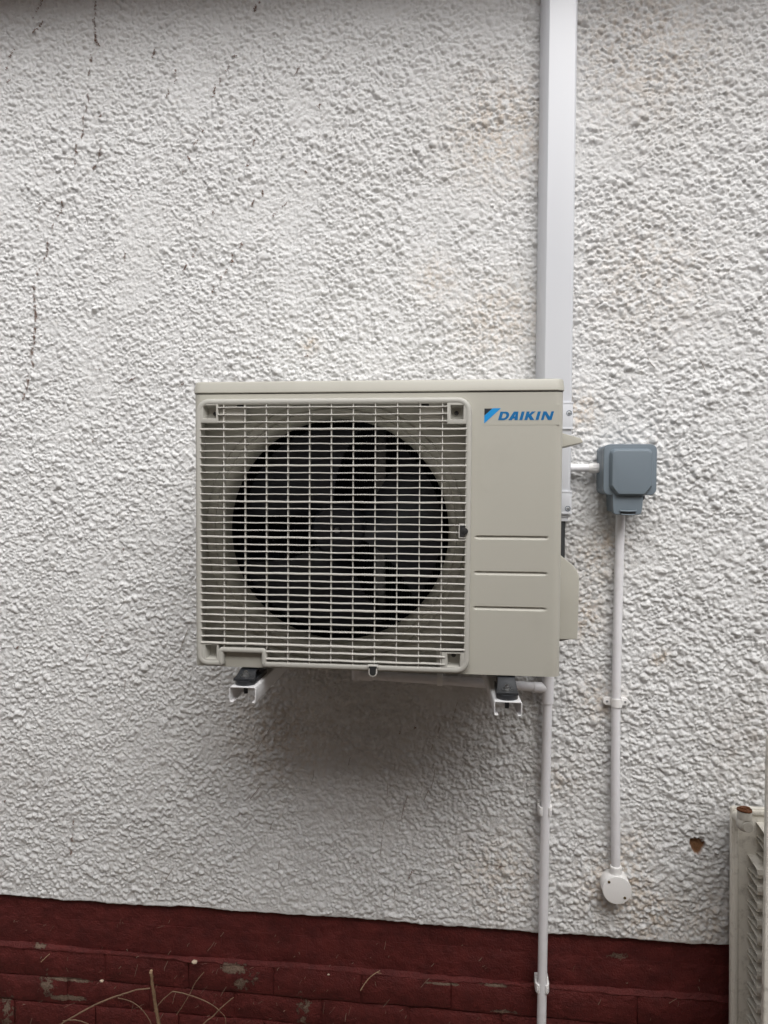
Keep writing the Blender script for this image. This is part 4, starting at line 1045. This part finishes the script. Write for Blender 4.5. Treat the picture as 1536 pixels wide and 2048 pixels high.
bm = bmesh.new()


def line(pts, y, r):
    P = [at(a, b, y) + Vector((random.uniform(-1, 1) * .0008, 0, random.uniform(-1, 1) * .0008)) for a, b in pts]
    if P[0].z > -0.69:
        for q_ in P: q_.y = -face(q_.x, q_.z) - 0.0002
    tube(bm, P, [r * random.uniform(0.6, 1.2) for _ in P], 4)


for (a, b) in (((870, 1540), (862, 1578)), ((858, 1580), (848, 1603)), ((775, 1567), (776, 1590)), ((816, 1590), (803, 1636)), ((800, 1650), (798, 1665)), ((770, 1640), (766, 1662)), ((764, 1680), (760, 1715)), ((628, 1540), (622, 1570)), ((552, 1438), (505, 1515)), ((522, 1570), (500, 1598)), ((548, 1640), (540, 1660)), ((560, 1720), (556, 1740)), ((792, 1775), (788, 1798)), ((374, 1260), (358, 1305)), ((345, 1340), (337, 1358)),
               ((265, 1425), (255, 1445)), ((250, 1360), (248, 1380)), ((325, 1745), (312, 1800)), ((345, 1738), (330, 1760)), ((12, 1738), (0, 1755)), ((915, 1405), (905, 1440)), ((880, 1455), (874, 1475)), ((865, 1488), (862, 1500)), ((700, 1515), (697, 1530)), ((1400, 720), (1412, 745)), ((1296, 715), (1310, 735))):
    mid = ((a[0] + b[0]) / 2 + random.uniform(-2, 2), (a[1] + b[1]) / 2); line([a, mid, b], -0.0045, 0.0007)
tag(finish(bm, 'tendril_traces', mat('faded_tendril', (0.30, 0.25, 0.21), 0.9, vary=0.4, vscale=120), ang=60), 'faint greyish dried tendrils stuck to the white wall', None, None, 'stuff')
bm = bmesh.new()
for _ in range(130):                                          # pale tendril marks on the red paint
    px = random.uniform(0, 780) if random.random() < 0.8 else random.uniform(780, 1440); py = random.uniform(1815 + px * 0.068, 2046)
    ang = random.gauss(0.5, 0.5); L_ = random.choice((4, 6, 8, 12, 22)) * random.uniform(0.6, 1.2)
    yy = -0.0045 if at(px, py, 0).z < -0.835 else 0.0055
    line([(px, py), (px - math.sin(ang) * L_ * 0.5 + random.uniform(-1, 1), py + math.cos(ang) * L_ * 0.5), (px - math.sin(ang) * L_, py + math.cos(ang) * L_)], yy, random.choice((0.0003, 0.0005, 0.0007)))
tag(finish(bm, 'tendril_remains', PALE, ang=60), 'thin pale dried tendrils stuck to the red plinth', None, None, 'stuff')
for (px, py, r, lab) in ((389, 1924, 0.0060, 'tan stone crumb on the plinth ledge above the forked twig'), (657, 1949, 0.0024, 'tiny white crumb on the plinth ledge near the pale curved twig'), (203, 1962, 0.0040, 'grey mortar crumb stuck above the peeled brick')):
    c = at(px, py, -0.016); bm = bmesh.new(); bmesh.ops.create_icosphere(bm, subdivisions=2, radius=r)
    for v in bm.verts: v.co = Vector((v.co.x * 1.3, v.co.y, v.co.z * 0.75)) * random.uniform(0.85, 1.12)
    bmesh.ops.translate(bm, verts=bm.verts, vec=c); tag(finish(bm, 'stone_crumb', STONE), lab, 'stone', 'crumbs on the plinth')
